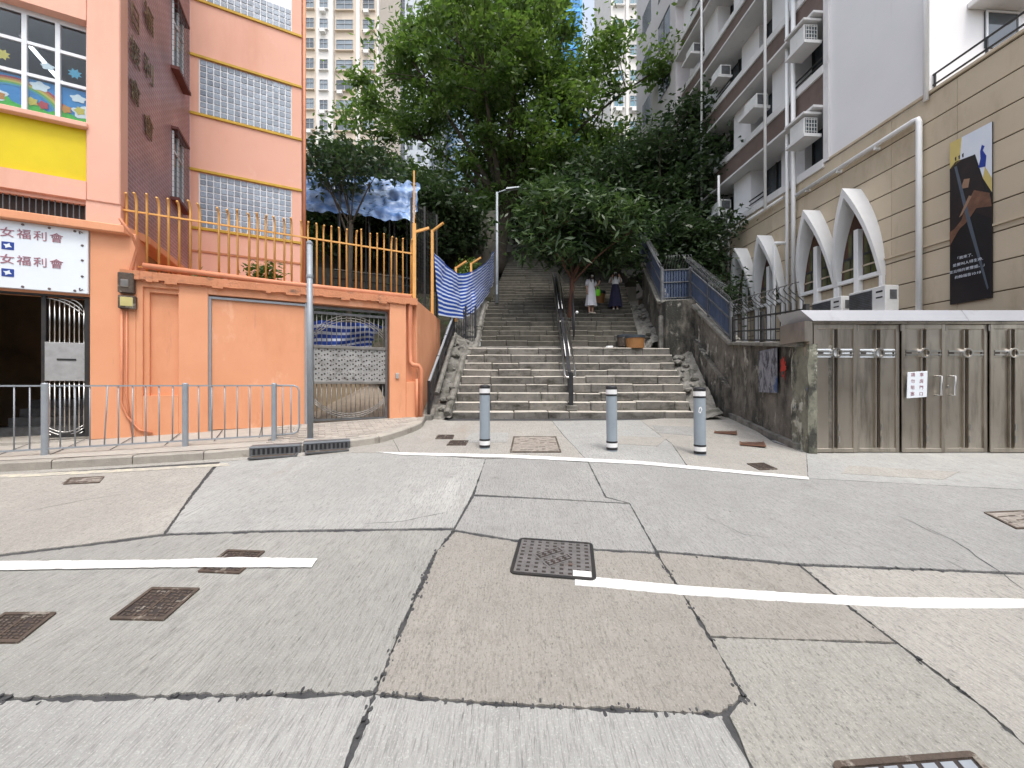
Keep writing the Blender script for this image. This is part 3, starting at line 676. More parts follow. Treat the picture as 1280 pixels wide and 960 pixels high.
# street level
kb('entrance_column', [(-.367, .2, 0, .45, .3, 4.05)], M_orange, .01)
kb('wall', [(-4.5, -1.9, 0, .4, .2, 4.05)], M_orange)
kb('lintel', [(-1.9, -.367, .05, .40, 2.93, 4.05)], M_orange)
kb('wall', [(.2, .286, 0, .35, .3, 3.28)], M_orange, .006)
kb('pilaster', [(.76, 1.177, 0, .35, .3, 3.28)], M_orange, .006)
kb('wall', [(.286, .76, .10, .35, .3, 3.28)], M_orange)
kb('wall', [(.286, .76, .0, .10, .3, 1.30)], M_orange)
kb('wall', [(.286, .76, 0, .10, 3.17, 3.28)], M_orange)
kb('moulding', [(.286, .36, .045, .10, 1.30, 3.17), (.36, .76, .045, .10, 3.09, 3.17)], M_orange)
kb('lintel', [(1.177, 4.35, .0, .35, 3.13, 3.28)], M_orange, .006)
kb('gate_pillar', [(4.35, 4.70, -.02, .45, .4, 3.28)], M_orange, .008)
kb('pillar_recess', [(4.70, 4.92, .12, .45, 1.55, 3.40), (4.70, 4.93, .0, .45, .4, 1.55)], M_orange, .008)
mb = MB()
n = 60
for i in range(n):                                       # chipped coping, irregular lower edge
    s0, s1 = .02 + i * 4.92 / n, .02 + (i + 1) * 4.92 / n
    mb.box(s0, s1 + .001 * (i % 2), -.075 + .012 * nz(i * .7), .36, 3.27 + .028 * nz(i * .9, 4) - (.03 if nz(i * .35, 9) > .15 else 0), 3.415 + .006 * nz(i * .5, 2))
part(KB, 'coping', mb, M_coping)
kb('terrace_floor', [(.0, 2.62, .36, 3.72, 3.10, 3.30)], M_coping)
# return wall running back beside the stairs
mb = MB(); a = Vector((-2.15, 8.62)); 
def to_l(x, y, z): q = Vector((x, y)) - WO; return (q.dot(WU), q.dot(WW), z)
mb.add([to_l(-2.155, 8.62, .4), to_l(-2.13, 11.3, .4), to_l(-2.5, 11.3, .4), to_l(-2.5, 8.72, .4), to_l(-2.155, 8.62, 3.40), to_l(-2.13, 11.3, 3.40), to_l(-2.5, 11.3, 3.40), to_l(-2.5, 8.72, 3.40)],
       [(3, 2, 1, 0), (4, 5, 6, 7), (0, 1, 5, 4), (1, 2, 6, 5), (2, 3, 7, 6), (3, 0, 4, 7)])
part(KB, 'return_wall', mb, M_orange, .008)
# solid orange gate leaf with grey frame
gp_ = kb('side_gate', [(1.20, 2.72, .07, .11, .66, 3.06)], M_orange)
kb('gate_frame', [(1.177, 1.215, .03, .12, .60, 3.10), (2.72, 2.80, .03, .14, .60, 3.13), (1.215, 2.72, .03, .12, 3.06, 3.10)], M_galv, parent=gp_)
# upper bay
kb('bay_wall', [(-.41, 0, 0, .30, 4.5, 14.0)], M_peach, .015)
kb('bay_wall', [(-4.5, -.41, 0, .30, 7.42, 14.0), (-4.5, -1.78, 0, .30, 4.5, 7.42), (-1.78, -.41, 0, .30, 4.50, 4.80)], M_peach)
kb('bay_sill', [(-1.78, -.38, -.05, .30, 5.66, 5.74)], M_peach, .01)
kb('yellow_panel', [(-1.78, -.41, .06, .20, 4.80, 5.66)], M_yellow)
kb('bay_floor', [(-4.5, -.02, .06, 3.6, 4.44, 4.51)], M_peach)
kb('canopy_ledge', [(-4.5, .10, -.13, .35, 4.0, 4.13)], M_orange, .012)
kb('canopy_ledge', [(-.02, .28, .352, 3.4, 4.0, 4.13)], M_orange, .012)
mb = MB(); mb.prism([(.10, -.13), (.28, .352), (.099, .352)], lambda u, v, d: (u, v, d), 4.0, 4.13); part(KB, 'canopy_ledge', mb, M_orange)
vs = kb('vent_recess', [(-4.5, -.42, .14, .2, 4.13, 4.50)], M_irondark)
kb('bay_wall', [(-.42, .0, .02, .30, 4.13, 4.50)], M_peach)
gm = MB().box(-.006, .006, -.006, .006, 4.13, 4.50).mesh('vent_bar'); gm.materials.append(M_rail_g)
for i in range(24): part(vs, 'vent_bar', gm, None, loc=(-.45 - i * .07, .09, 0))
# bay window with stickers and lit classroom
bw = kb('bay_window', [(-1.78, -.41, .165, .185, 7.34, 7.42)], M_winframe)
kb('bottom_rail', [(-1.78, -.41, .165, .185, 5.74, 5.80)], M_winframe, parent=bw)
for s in (-.44, -.80, -1.17, -1.54): kb('mullion', [(s - .028, s + .028, .15, .20, 5.80, 7.34)], M_winframe, parent=bw)
for z in (6.40, 6.90): kb('transom', [(-1.78, -.41, .155, .195, z - .025, z + .025)], M_winframe, parent=bw)
for i in range(4):
    s0, s1 = (-.468 - .372 * i - .305, -.468 - .372 * i - .005)
    for z0, z1 in ((5.80, 6.375), (6.425, 6.875), (6.925, 7.34)):
        kb('pane', [(s0 - .01, s1, .172, .178, z0, z1)], M_glass, parent=bw)
M_grass = mat('sticker_green', (0.05, 0.42, 0.03), (0.10, 0.55, 0.05), 14, rough=0.6)
M_skyb = mat('sticker_blue', (0.04, 0.22, 0.52), (0.06, 0.30, 0.60), 5, rough=0.6)
rb = [mat('sticker_' + k, c, rough=.6) for k, c in (('red', (.55, .05, .06)), ('orange', (.7, .28, .04)), ('yellow', (.72, .55, .08)), ('lime', (.2, .45, .08)), ('cyan', (.08, .35, .5)))]
kb('sticker_sky', [(-1.78, -.42, .205, .208, 5.80, 6.36)], M_skyb, parent=bw)
pts = [(-1.78, 5.80)] + [(-1.78 + i * .0453, 5.94 + .045 * math.sin(i * .9) + .02 * math.sin(i * 2.3)) for i in range(31)] + [(-.42, 5.80)]
part(bw, 'sticker_grass', MB().prism(pts, lambda u, v, d: (u, d, v), .199, .203), M_grass)
for q, m in enumerate(rb):
    o = []
    ro = .62 - q * .035
    for k in range(17): o.append((-1.30 + ro * math.cos(R(10 + k * 10)), 5.83 + .8 * ro * math.sin(R(10 + k * 10))))
    for k in range(16, -1, -1): o.append((-1.30 + (ro - .034) * math.cos(R(10 + k * 10)), 5.83 + .8 * (ro - .034) * math.sin(R(10 + k * 10))))
    part(bw, 'sticker_rainbow_band', MB().prism(o, lambda u, v, d: (u, d, v), .2, .204), m)
for (u, v, r_) in ((-1.02, 6.27, .07), (-.58, 6.22, .06), (-1.52, 6.0, .10), (-.50, 6.0, .10), (-.93, 6.62, .05)):
    o = [(u + r_ * 1.5 * math.cos(R(a)) * (1 + .18 * math.sin(R(a * 5))), v + r_ * math.sin(R(a)) * (1 + .18 * math.sin(R(a * 5)))) for a in range(0, 360, 15)]
    part(bw, 'sticker_cloud', MB().prism(o, lambda u, v, d: (u, d, v), .196, .199), M_white)
for (u, v) in ((-1.42, 6.63), (-.62, 6.62)):
    o = [(u + (.09 if k % 2 else .055) * math.cos(R(k * 22.5)), v + (.09 if k % 2 else .055) * math.sin(R(k * 22.5))) for k in range(16)]
    part(bw, 'sticker_sun', MB().prism(o, lambda u, v, d: (u, d, v), .196, .199), rb[2] if u < -1 else rb[4])
for (u, v, c) in ((-1.65, 6.02, 2), (-1.45, 5.98, 1), (-1.1, 6.0, 2), (-.98, 5.98, 0), (-.72, 6.0, 1), (-.56, 6.02, 2)):
    part(bw, 'sticker_flower', MB().prism([(u + (.075 if k % 2 else .05) * math.cos(R(k * 36)), v + (.075 if k % 2 else .05) * math.sin(R(k * 36))) for k in range(10)], lambda u, v, d: (u, d, v), .191, .195), rb[c])
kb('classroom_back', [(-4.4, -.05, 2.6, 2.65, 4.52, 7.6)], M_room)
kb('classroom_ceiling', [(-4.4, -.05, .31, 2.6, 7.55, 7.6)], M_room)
lf = kb('classroom_lamp', [(-1.55, -1.47, .8, 2.0, 7.38, 7.43)], M_winframe)
kb('tube_light', [(-1.535, -1.485, .85, 1.95, 7.355, 7.379)], M_lamp, parent=lf)
# purple tiled flank
kb('tiled_flank', [(-.30, -.005, .32, 3.74, 4.13, 4.60), (-.30, -.002, .301, 3.74, 4.60, 14.0)], M_brick)
def flank_text(ch, k, z, size):
    me = text_mesh(ch, size * .92, .006, lambda u, v, d: (d + .028, k + u, z + v)); me.materials.append(M_gold)
    o = bpy.data.objects.new('wall_character', me); link(o, KB); return o
for ch, z in (('日', 8.05), ('援', 7.42), ('會', 6.72)): flank_text(ch, .50, z, .48)
for ch, z in (('福', 8.55), ('利', 7.55), ('會', 6.45)): flank_text(ch, 1.10, z, .52)
for z0 in (5.72, 8.66):
    w = kb('flank_window', [(-.012, .004, 2.45, 3.15, z0, z0 + 1.5)], M_glassdark)
    for q in (2.45, 2.78, 3.11): kb('window_frame', [(.004, .03, q, q + .04, z0, z0 + 1.5)], M_winframe, parent=w)
    kb('window_frame', [(.004, .028, 2.49, 3.11, z0 + 1.05, z0 + 1.09)], M_winframe, parent=w)
    kb('window_hood', [(0, .13, 2.40, 3.22, z0 + 1.52, z0 + 1.58)], M_maroon, parent=w)
    kb('window_sill', [(0, .15, 2.36, 3.24, z0 - .09, z0 - .02)], M_maroon, parent=w)
    g = MB()
    for q in np.arange(2.42, 3.2, .11): g.box(.115, .121, q, q + .006, z0 - .02, z0 + 1.52)
    for z in np.arange(z0 + .1, z0 + 1.5, .12): g.box(.1155, .1205, 2.42, 3.2, z, z + .006)
    for z in np.arange(z0 + .1, z0 + 1.5, .12): g.box(.0, .12, 2.417, 2.423, z, z + .006)
    part(w, 'wire_grille', g, M_rail_g)
# peach tower face with glass blocks
K3 = 3.74
wins = [(5.56, 6.96), (8.50, 9.90), (11.44, 12.84)]
zs = [3.1] + [z for w in wins for z in w] + [14.0]
for i in range(0, len(zs), 2): kb('tower_wall', [(.0, 2.50, K3, K3 + 1.3, zs[i], zs[i + 1])], M_peach)
for (z0, z1) in wins:
    kb('tower_wall', [(.0, .18, K3, K3 + 1.3, z0, z1), (2.26, 2.50, K3, K3 + 1.3, z0, z1)], M_peach)
    for z in (z0 - .085, z1 + .012): kb('yellow_band', [(.0, 2.51, K3 - .035, K3 + .01, z, z + .07)], M_yellow_band, .006)
blk = MB().box(-.062, .062, -.04, .04, -.066, .066).mesh('glass_block', .010); blk.materials.append(M_block)
nb = 0
for (z0, z1) in wins:
    w = kb('glass_block_window', [(.18, 2.26, K3 + .018, K3 + .12, z0, z1)], M_winframe)
    rows = 9 if z0 < 11 else 4
    for j in range(rows):
        for i in range(14):
            part(w, 'glass_block', blk, None, loc=(.195 + (i + .5) * 2.05 / 14, K3 + .046, z0 + (j + .5) * 1.4 / 9))
kb('awning_strip', [(.0, 2.5, K3 - .02, K3, 4.9, 4.95)], M_coping)
part(KB, 'drainpipe', MB().tube([(2.57, K3 + .03, 3.0), (2.57, K3 + .03, 14)], .045, 10), M_pipe_o, smooth=True)
part(KB, 'drainpipe', MB().tube([(.30, -.02, 3.52), (2.2, -.03, 3.46), (4.80, -.02, 3.45), (4.80, .0, 3.38), (4.80, .05, 2.35), (4.80, .02, 2.0), (4.84, -.03, 1.93), (4.97, -.05, 1.91), (5.02, -.05, 1.84), (5.02, -.05, .62)], .05, 10), M_pipe_o, smooth=True)
part(KB, 'drainpipe', MB().tube([(4.93, -.06, 1.62), (4.93, -.06, .66)], .032, 8), M_pipe_o, smooth=True)
part(KB, 'conduit', MB().tube([(.10, -.30, 4.18), (.22, -.2, 3.95), (.23, -.04, 3.8), (.12, -.03, 3.3), (.10, -.03, 3.15)], .022, 6), M_pipe_o, smooth=True)
part(KB, 'conduit', MB().tube([(.03, -.03, 2.75), (.03, -.03, 1.5), (.02, -.03, 1.2), (.10, -.03, .95), (.25, -.03, .72), (.42, -.03, .66)], .018, 6), M_pipe_o, smooth=True)
part(KB, 'conduit', MB().tube([(.09, -.02, 2.75), (.09, -.02, 1.3), (.16, -.02, .66)], .012, 6), M_pipe_o, smooth=True)
mbx = kb('meter_box', [(.0, .20, -.10, .0, 3.02, 3.36)], M_rust, .012)
kb('meter_lens', [(.04, .14, -.115, -.10, 3.12, 3.24)], M_steel_b, .01, parent=mbx)
kb('meter_box', [(.0, .22, -.09, .0, 2.76, 2.98)], M_rust, .012)
kb('meter_window', [(.03, .19, -.097, -.089, 2.80, 2.95)], mat('pale_yellow_cover', (.55, .48, .20), rough=.5), .006)
kb('bell_box', [(4.47, 4.54, -.06, -.02, 1.62, 1.74)], M_silver, .006)
# dark entrance passage behind the doorway
kb('passage_wall', [(-3.2, .1, 3.4, 3.45, .4, 4.05), (-3.25, -3.2, .4, 3.45, .4, 4.05), (-.02, .0, .45, 3.4, .4, 4.0)], M_interior)
kb('passage_ceiling', [(-3.2, -.02, .41, 3.4, 3.9, 4.0)], M_interior)
kb('passage_floor', [(-3.2, -.02, .0, 3.4, .4, .60)], M_pave)
for i in range(4): kb('entrance_step', [(-1.9, -.9, 1.0 + i * .28, 3.3, .60 + i * .15, .75 + i * .15)], M_rail_g)

# signboard over the entrance
sg = thing('sign_board', 'white signboard with Chinese lettering and blue logos over the entrance', 'sign', LO, LRZ)
b = MB().box(-1.88, -.375, -.03, .03, 2.965, 3.995); part(sg, 'board', b, M_sign, .006)
def front_text(ch, s, z, size, m, name='lettering', d0=-.034, parent=sg):
    me = text_mesh(ch, size, .003, lambda u, v, d: (s + u, d0 - d, z + v)); me.materials.append(m)
    o = bpy.data.objects.new(name, me); link(o, parent); return o
for z in (3.78, 3.37):
    for i, ch in enumerate('女福利會'): front_text(ch, -1.256 + i * .175, z + .02, .158, M_signtext)
    lg = part(sg, 'logo', MB().box(-1.315, -1.185, -.036, -.03, z - .235, z - .115), M_signblue, .004)
    o = [(-1.25 + (.05 if k % 2 else .026) * math.cos(R(k * 45 + 20)), z - .175 + (.045 if k % 2 else .022) * math.sin(R(k * 45 + 20))) for k in range(8)]
    part(lg, 'logo_figure', MB().prism(o, lambda u, v, d: (u, d, v), -.0365, -.039), M_sign)
stud = MB().lathe([(.018, 0), (.018, .006), (.010, .012)], 10).mesh('stud'); stud.materials.append(M_screw)
for s, z in [(-1.38 + i * .285, 3.955) for i in range(4)] + [(-1.38 + i * .285, 3.0) for i in range(4)] + [(-.44, 3.74), (-.44, 3.50), (-.44, 3.24)]:
    o = part(sg, 'stud', stud, None, loc=(s, -.03, z)); o.rotation_euler = (R(90), 0, 0)
for z, dz in ((3.94, -1), (3.03, 1)):
    part(sg, 'corner_flourish', MB().tube([(-.50 + .03 * math.cos(t * .6) + t * .012, -.036, z + dz * (.02 * math.sin(t * .9))) for t in range(8)], .006, 5), M_screw)

# folding door leaf in the entrance
dg = thing('entrance_gate', 'silver barred gate leaf with arched bars in the dark entrance', 'gate', LO, LRZ)
s0, s1 = -.95, -.39
f = MB(); f.box(s0, s0 + .05, .08, .13, .64, 2.93).box(s1 - .06, s1, .06, .14, .64, 2.96).box(s0 + .05, s1 - .06, .08, .13, .64, .69).box(s0 - .9, s1, .06, .14, 2.90, 2.965); part(dg, 'frame', f, M_darkiron)
part(dg, 'lock_plate', MB().box(s0 + .04, s1 - .06, .07, .10, 1.55, 2.17), M_silver, .005)
part(dg, 'name_slot', MB().box(s0 + .18, s0 + .40, .062, .07, 1.88, 1.91), M_darkiron)
bar1 = None
for i in range(8):
    x = s0 + .085 + i * .056
    top = 2.86 - .02 * (i / 3) ** 2
    part(dg, 'bar', MB().tube([(x, .10, 2.17), (x, .10, top)], .010, 6), M_steel_b, smooth=True)
    part(dg, 'bar', MB().tube([(x, .10, .69 + .06 * abs(i - 4) * .4), (x, .10, 1.55)], .010, 6), M_steel_b, smooth=True)
for q in range(3):
    part(dg, 'arch_bar', MB().tube([(s0 + .05 + q * .14 + t * (.42 - q * .14) / 8, .095, 2.87 - (.24 - q * .06) * (t / 8) ** 2) for t in range(9)], .010, 6), M_steel_b, smooth=True)
    part(dg, 'arch_bar', MB().tube([(s0 + .05 + t * .42 / 8, .095, .82 - q * .05 - .10 * math.sin(math.pi * t / 8)) for t in range(9)], .009, 6), M_steel_b, smooth=True)

# driveway gate of steel bars with perforated plate
vg = thing('driveway_gate', 'grey steel driveway gate with perforated middle plate in the orange wall', 'gate', LO, LRZ)
g0, g1, gb, gt = 2.83, 4.32, .74, 3.10
f = MB(); f.box(g0, g0 + .05, .10, .16, gb, gt).box(g1 - .05, g1, .10, .16, gb, gt).box(g0 + .05, g1 - .05, .10, .16, gt - .05, gt).box(g0 + .05, g1 - .05, .10, .16, gb, gb + .04)
f.box(g0 + .05, g1 - .05, .105, .155, gt - .16, gt - .11); part(vg, 'frame', f, M_rail_g)
part(vg, 'plate_rail', MB().box(g0 + .05, g1 - .05, .08, .15, 2.24, 2.30), M_gatebar, .005)
part(vg, 'plate_rail', MB().box(g0 + .05, g1 - .05, .08, .15, 1.50, 1.56), M_gatebar, .005)
part(vg, 'perforated_plate', MB().box(g0 + .05, g1 - .05, .105, .12, 1.56, 2.24), M_gateplate)
hole = MB()
for j in range(7):
    for i in range(26):
        x, z = g0 + .085 + i * .054 + (j % 2) * .0, 1.61 + j * .098
        r_ = .019 if (i + j * 2) % 3 else .010
        hole.prism([(x + r_ * math.cos(R(a)), z + r_ * math.sin(R(a)) + .02 * math.sin(i * 2.1)) for a in range(0, 360, 60)], lambda u, v, d: (u, d, v), .1025, .1045)
part(vg, 'perforations', hole, M_irondark, kind='stuff')
for i in range(15):
    x = g0 + .10 + i * .0925
    c = (x - (g0 + g1) / 2) / .72
    part(vg, 'bar', MB().tube([(x, .13, 2.30), (x, .13, gt - .16)], .011, 6), M_gatebar, smooth=True)
    part(vg, 'bar', MB().tube([(x, .13, gb + .04), (x, .13, 1.50)], .011, 6), M_gatebar, smooth=True)
for q in range(3):
    e = .07 * q
    part(vg, 'arch_bar', MB().tube([(g0 + .05 + t * (g1 - g0 - .1) / 16, .12, gt - .15 - e * .8 - .38 * (abs(t - 8) / 8) ** 2.2) for t in range(17)], .010, 6), M_gatebar, smooth=True)
    part(vg, 'arch_bar', MB().tube([(g0 + .05 + t * (g1 - g0 - .1) / 16, .12, gb + .05 + e * .6 + .32 * (abs(t - 8) / 8) ** 2.2) for t in range(17)], .010, 6), M_gatebar, smooth=True)

# orange spiked railing on the wall
of = thing('orange_railing', 'orange spiked railing along the top of the orange wall', 'railing', LO, LRZ)
of_b = MB().tube([(0, 0, 3.42), (0, 0, 4.60), (0, -.012, 4.68), (0, -.05, 4.745), (0, -.085, 4.75)], .019, 6).mesh('spike_bar', smooth=True); of_b.materials.append(M_fence_o)
for i in range(34):
    s = .02 + i * .1455
    if abs(s - 1.15) < .05: continue
    o = part(of, 'spike_bar', of_b, None, loc=(s, .10, random.uniform(-.03, .03)))
    o.rotation_euler = (random.uniform(-.006, .006), random.uniform(-.006, .006), random.uniform(-.25, .25))
for z in (3.52, 4.46): part(of, 'rail', MB().box(-.06, 4.90, .085, .115, z - .014, z + .014), M_fence_o)
part(of, 'rail', MB().box(-.06, -.03, .115, 1.6, 4.446, 4.474), M_fence_o)
part(of, 'end_post', MB().box(4.86, 4.94, .06, .14, 3.40, 5.15), M_fence_o, .006)
part(of, 'post_arm', MB().bar((4.90, .10, 4.95), (5.22, .0, 5.07), .06, .05), M_fence_o)
part(of, 'post', MB().tube([(4.90, .10, 5.15), (4.90, .10, 6.35)], .02, 6), M_fence_o)

# terrace shrubs behind the railing
def leaves_mesh(name, pos, nrm_bias, size, aspect, m, droop=0.0, fold=0.0):
    """each leaf is a small kite of two triangles (or four when folded) with its own tilt"""
    N = len(pos)
    d = rng.normal(size=(N, 3)); d[:, 2] = d[:, 2] * .5 - droop; d /= np.linalg.norm(d, axis=1)[:, None]
    u = rng.normal(size=(N, 3)) * (1 - nrm_bias); u[:, 2] += nrm_bias * 1.6
    s = np.cross(d, u); s /= (np.linalg.norm(s, axis=1)[:, None] + 1e-9)
    L = size * rng.uniform(.65, 1.3, N)[:, None]; Wd = L * aspect
    nn = np.cross(s, d)
    a = pos; b = pos + d * L * .45 + s * Wd * .5 - nn * Wd * fold; c = pos + d * L + nn * L * (-.12); e = pos + d * L * .45 - s * Wd * .5 - nn * Wd * fold
    v = np.stack([a, b, c, e], 1).reshape(-1, 3)
    me = bpy.data.meshes.new(name)
    me.vertices.add(4 * N); me.vertices.foreach_set('co', v.astype(np.float32).ravel())
    me.loops.add(6 * N); i = np.arange(N) * 4
    idx = np.stack([i, i + 1, i + 2, i, i + 2, i + 3], 1).ravel()
    me.loops.foreach_set('vertex_index', idx.astype(np.int32))
    me.polygons.add(2 * N); me.polygons.foreach_set('loop_start', (np.arange(2 * N) * 3).astype(np.int32))
    me.update(calc_edges=True); me.validate(); me.materials.append(m); return me

def shrub(name, label, loc, rx, rz, n, m, size=.09, cat='shrub', group=None, asp=.35, rz0=0.0):
    t = thing(name, label, cat, loc, 0, group)
    nst = 7; cl = []
    st = MB()
    for i in range(nst):
        a = i * 2.4; tip = Vector((rx * .75 * math.cos(a) * random.uniform(.3, 1), rx * .55 * math.sin(a) * random.uniform(.3, 1), rz0 + rz * random.uniform(.55, 1)))
        st.tube([(0, 0, 0), tip * .5 + Vector((0, 0, rz * .08)), tip], [.014, .010, .004], 5); cl.append(tip); cl.append(tip * .62)
    part(t, 'stem', st, M_bark)
    c = np.array([list(x) for x in cl]); k = rng.integers(0, len(cl), n)
    pos = c[k] + rng.normal(size=(n, 3)) * np.array([rx * .23, rx * .2, rz * .16])
    pos[:, 2] = np.maximum(pos[:, 2], .02)
    part(t, 'foliage', leaves_mesh('foliage', pos, .35, size, asp, m, .15), None)
    return t
x, y = wall_pt(1.0, .55); shrub('shrub', 'low green shrub on the terrace behind the orange railing, left one', (x, y, 3.30), .30, .30, 260, L_shrub, .12, group='terrace shrubs')
x, y = wall_pt(1.95, .5); shrub('shrub', 'taller green shrub on the terrace behind the orange railing, beside the tall grey pole', (x, y, 3.30), .40, .55, 480, L_shrub, .13, group='terrace shrubs')

# ------------------------------------------------------------------ street railing, pole, bollards
rl = thing('street_railing', 'grey pedestrian guard railing along the left kerb', 'railing')
RP = [gp_pt for gp_pt in [(-9.1, 4.35), (-7.75, 4.78), (-6.39, 5.20), (-4.90, 5.70), (-3.80, 6.07)]]
for (x, y) in RP:
    z = PZ(x, y); part(rl, 'post', MB().tube([(x, y, z - .02), (x, y, 1.50), (x, y, 1.515)], [.038, .038, .025], 12), M_galv, smooth=False)
end = (-3.46, 6.18)
for i in range(len(RP)):
    a = Vector(RP[i]); b = Vector(RP[i + 1]) if i + 1 < len(RP) else Vector(end)
    last = i == len(RP) - 1
    za, zb = PZ(*a), PZ(*b)
    d = (b - a).normalized() * .04
    if last:
        part(rl, 'end_loop', MB().tube([(a.x, a.y, 1.475), (b.x - d.x * 2, b.y - d.y * 2, 1.475), (b.x - d.x * .6, b.y - d.y * .6, 1.45), (b.x, b.y, 1.38), (b.x, b.y, zb + .20), (b.x - d.x * .6, b.y - d.y * .6, zb + .12), (b.x - d.x * 2, b.y - d.y * 2, zb + .09), (a.x, a.y, za + .08)], .014, 8), M_galv, smooth=True)
    else:
        part(rl, 'top_rail', MB().bar((a.x, a.y, 1.475), (b.x, b.y, 1.475), .03, .022), M_galv)
        part(rl, 'bottom_rail', MB().bar((a.x, a.y, za + .08), (b.x, b.y, zb + .08), .03, .022), M_galv)
    L = (b - a).length; n = max(3, int(L / .155))
    for k in range(1, n if not last else 3):
        t = k / (n if not last else 3); p = a.lerp(b, t); z = za + (zb - za) * t
        lean = random.uniform(-.006, .006) if not (i == 2 and k == 4) else .05
        part(rl, 'bar', MB().tube([(p.x, p.y, z + .08), (p.x + lean, p.y, 1.475)], .0085, 6), M_galv, smooth=True)
x, y = -3.28, 6.18
pl = thing('sign_pole', 'tall grey steel pole beside the driveway gate', 'pole', (x, y, PZ(x, y) - .005))
part(pl, 'post', MB().tube([(0, 0, 0), (-.012, 0, 3.18)], .045, 14), M_galv, smooth=True)
part(pl, 'cap', MB().lathe([(.05, 3.17), (.05, 3.20), (.02, 3.225)], 14, (-.012, 0, 0)), M_galv)
part(pl, 'foot_collar', MB().lathe([(.06, 0), (.06, .012), (.046, .02)], 14), M_galv)
part(pl, 'clamp', MB().lathe([(.05, 2.62), (.052, 2.64), (.05, 2.67)], 14, (-.010, 0, 0)), M_galv)

def bollard(x, y, h, label, scuff):
    z = G(x, y)
    t = thing('bollard', label, 'bollard', (x, y, z - .005), 0, 'grey bollards across the forecourt')
    t.rotation_euler = (random.uniform(-.012, .012), random.uniform(-.014, .014), random.uniform(-.3, .3))
    r = .082
    part(t, 'post', MB().lathe([(r, 0), (r, h - .02), (r - .006, h - .008)], 28), M_bollard)
    part(t, 'white_band', MB().lathe([(r + .002, .06), (r + .002, .125)], 28), M_whiteband)
    part(t, 'black_band', MB().lathe([(r + .003, .020), (r + .003, .058)], 28), M_black)
    part(t, 'black_band', MB().lathe([(r + .003, .127), (r + .003, .155)], 28), M_black)
    part(t, 'black_band', MB().lathe([(r + .003, h - .155), (r + .003, h - .128)], 28), M_black)
    part(t, 'white_band', MB().lathe([(r + .002, h - .126), (r + .002, h - .055)], 28), M_whiteband)
    part(t, 'cap', MB().lathe([(r + .004, h - .053), (r + .004, h - .018), (r - .004, h - .002), (r * .5, h + .006), (.005, h + .008)], 28), M_black)
    if scuff:
        part(t, 'sticker_remains', MB().prism([(-.5, -.03), (.1, -.05), (.6, .01), (.3, .05), (-.3, .04)], lambda u, v, d: ((r + d) * math.sin(u * .55 - .1), -(r + d) * math.cos(u * .55 - .1), h - .33 + v), .0005, .002), M_whiteband)
for (px, py, top, lab, sc) in ((606, 560, 481, 'grey bollard left of the broken cover, in front of the stairs', False), (765, 563, 482, 'middle grey bollard in front of the handrail side of the stairs', False), (875, 568, 484, 'right grey bollard with scuff marks, nearest the dark wall', True)):
    x, y = gp(px, py); bollard(x, y, (py - top) / F * y, lab, sc)

# ------------------------------------------------------------------ granite stairway
ROWS = []                                        # (front Y, top z, depth, flight)
for i, z in enumerate((.853, 1.065, 1.28, 1.50, 1.711, 1.902, 2.114, 2.355, 2.59)): ROWS.append((9.1 + .3 * i, z, .30, 1))
for i in range(10): ROWS.append((12.3 + .38 * i, 2.90 + .2183 * i, .38, 2))
for i in range(25): ROWS.append((16.3 + .37 * i, 5.08 + .2183 * i, .37, 3))
def SXL(y): return -1.44 + .046 * (y - 9.1) if y < 11.9 else (-1.03 if y < 15.9 else -.95 + .10 * (y - 16))
def SXR(y): return 4.35 + .183 * (y - 9.1) if y < 11.9 else 4.05 + .222 * (y - 11.9)
def RAILX(y): return 1.44 + .066 * (y - 9.1)
def SZ(y):                                       # height of the stair at Y
    if y < 9.1: return G(0, y)
    z = ROWS[0][1]
    for (ry, rz_, dp, fl) in ROWS:
        if ry <= y: z = rz_
    return z
ST = thing('stone_stairway', 'broad granite stairway climbing between the orange wall and dark retaining wall', 'stairs')
prev = .676
for n, (y, z, dp, fl) in enumerate(ROWS):
    xl, xr = SXL(y), SXR(y)
    if fl == 3 and n > 25: xr = min(xr, 2.6)
    x = xl; h = z - (ROWS[n - 1][1] if n and not (n == 9) else (.676 if n == 0 else 2.68))
    while x < xr - .05:
        L = random.uniform(.45, 1.25) if fl == 1 else random.uniform(.5, 1.0)
        if fl == 3: L = random.uniform(.8, 1.6)
        if xr - (x + L) < .3: L = xr - x
        dz, dy = random.uniform(-.016, .014), random.uniform(-.022, .022)
        hb = max(h, .12) + (.015 if n else .05)
        b = MB().box(x + .004, x + L - .004, y + dy, y + dp + .06, z - hb + dz, z + dz)
        me = b.mesh('step_stone', .022 if fl == 1 else .018)
        for v in me.vertices:
            q = v.co; q.y += .018 * nz(q.x * 5, q.z * 7, n); q.z += .012 * nz(q.x * 4, n * 3.1, 2)
        me.materials.append(M_stone if fl == 1 else M_stone_shade); me.materials.append(M_stone_top if fl == 1 else M_stone_shade_top)
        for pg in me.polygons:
            if pg.normal.z > .35: pg.material_index = 1  # up-facing faces and bevels get the lighter stone with painted-in top light
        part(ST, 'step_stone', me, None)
        x += L
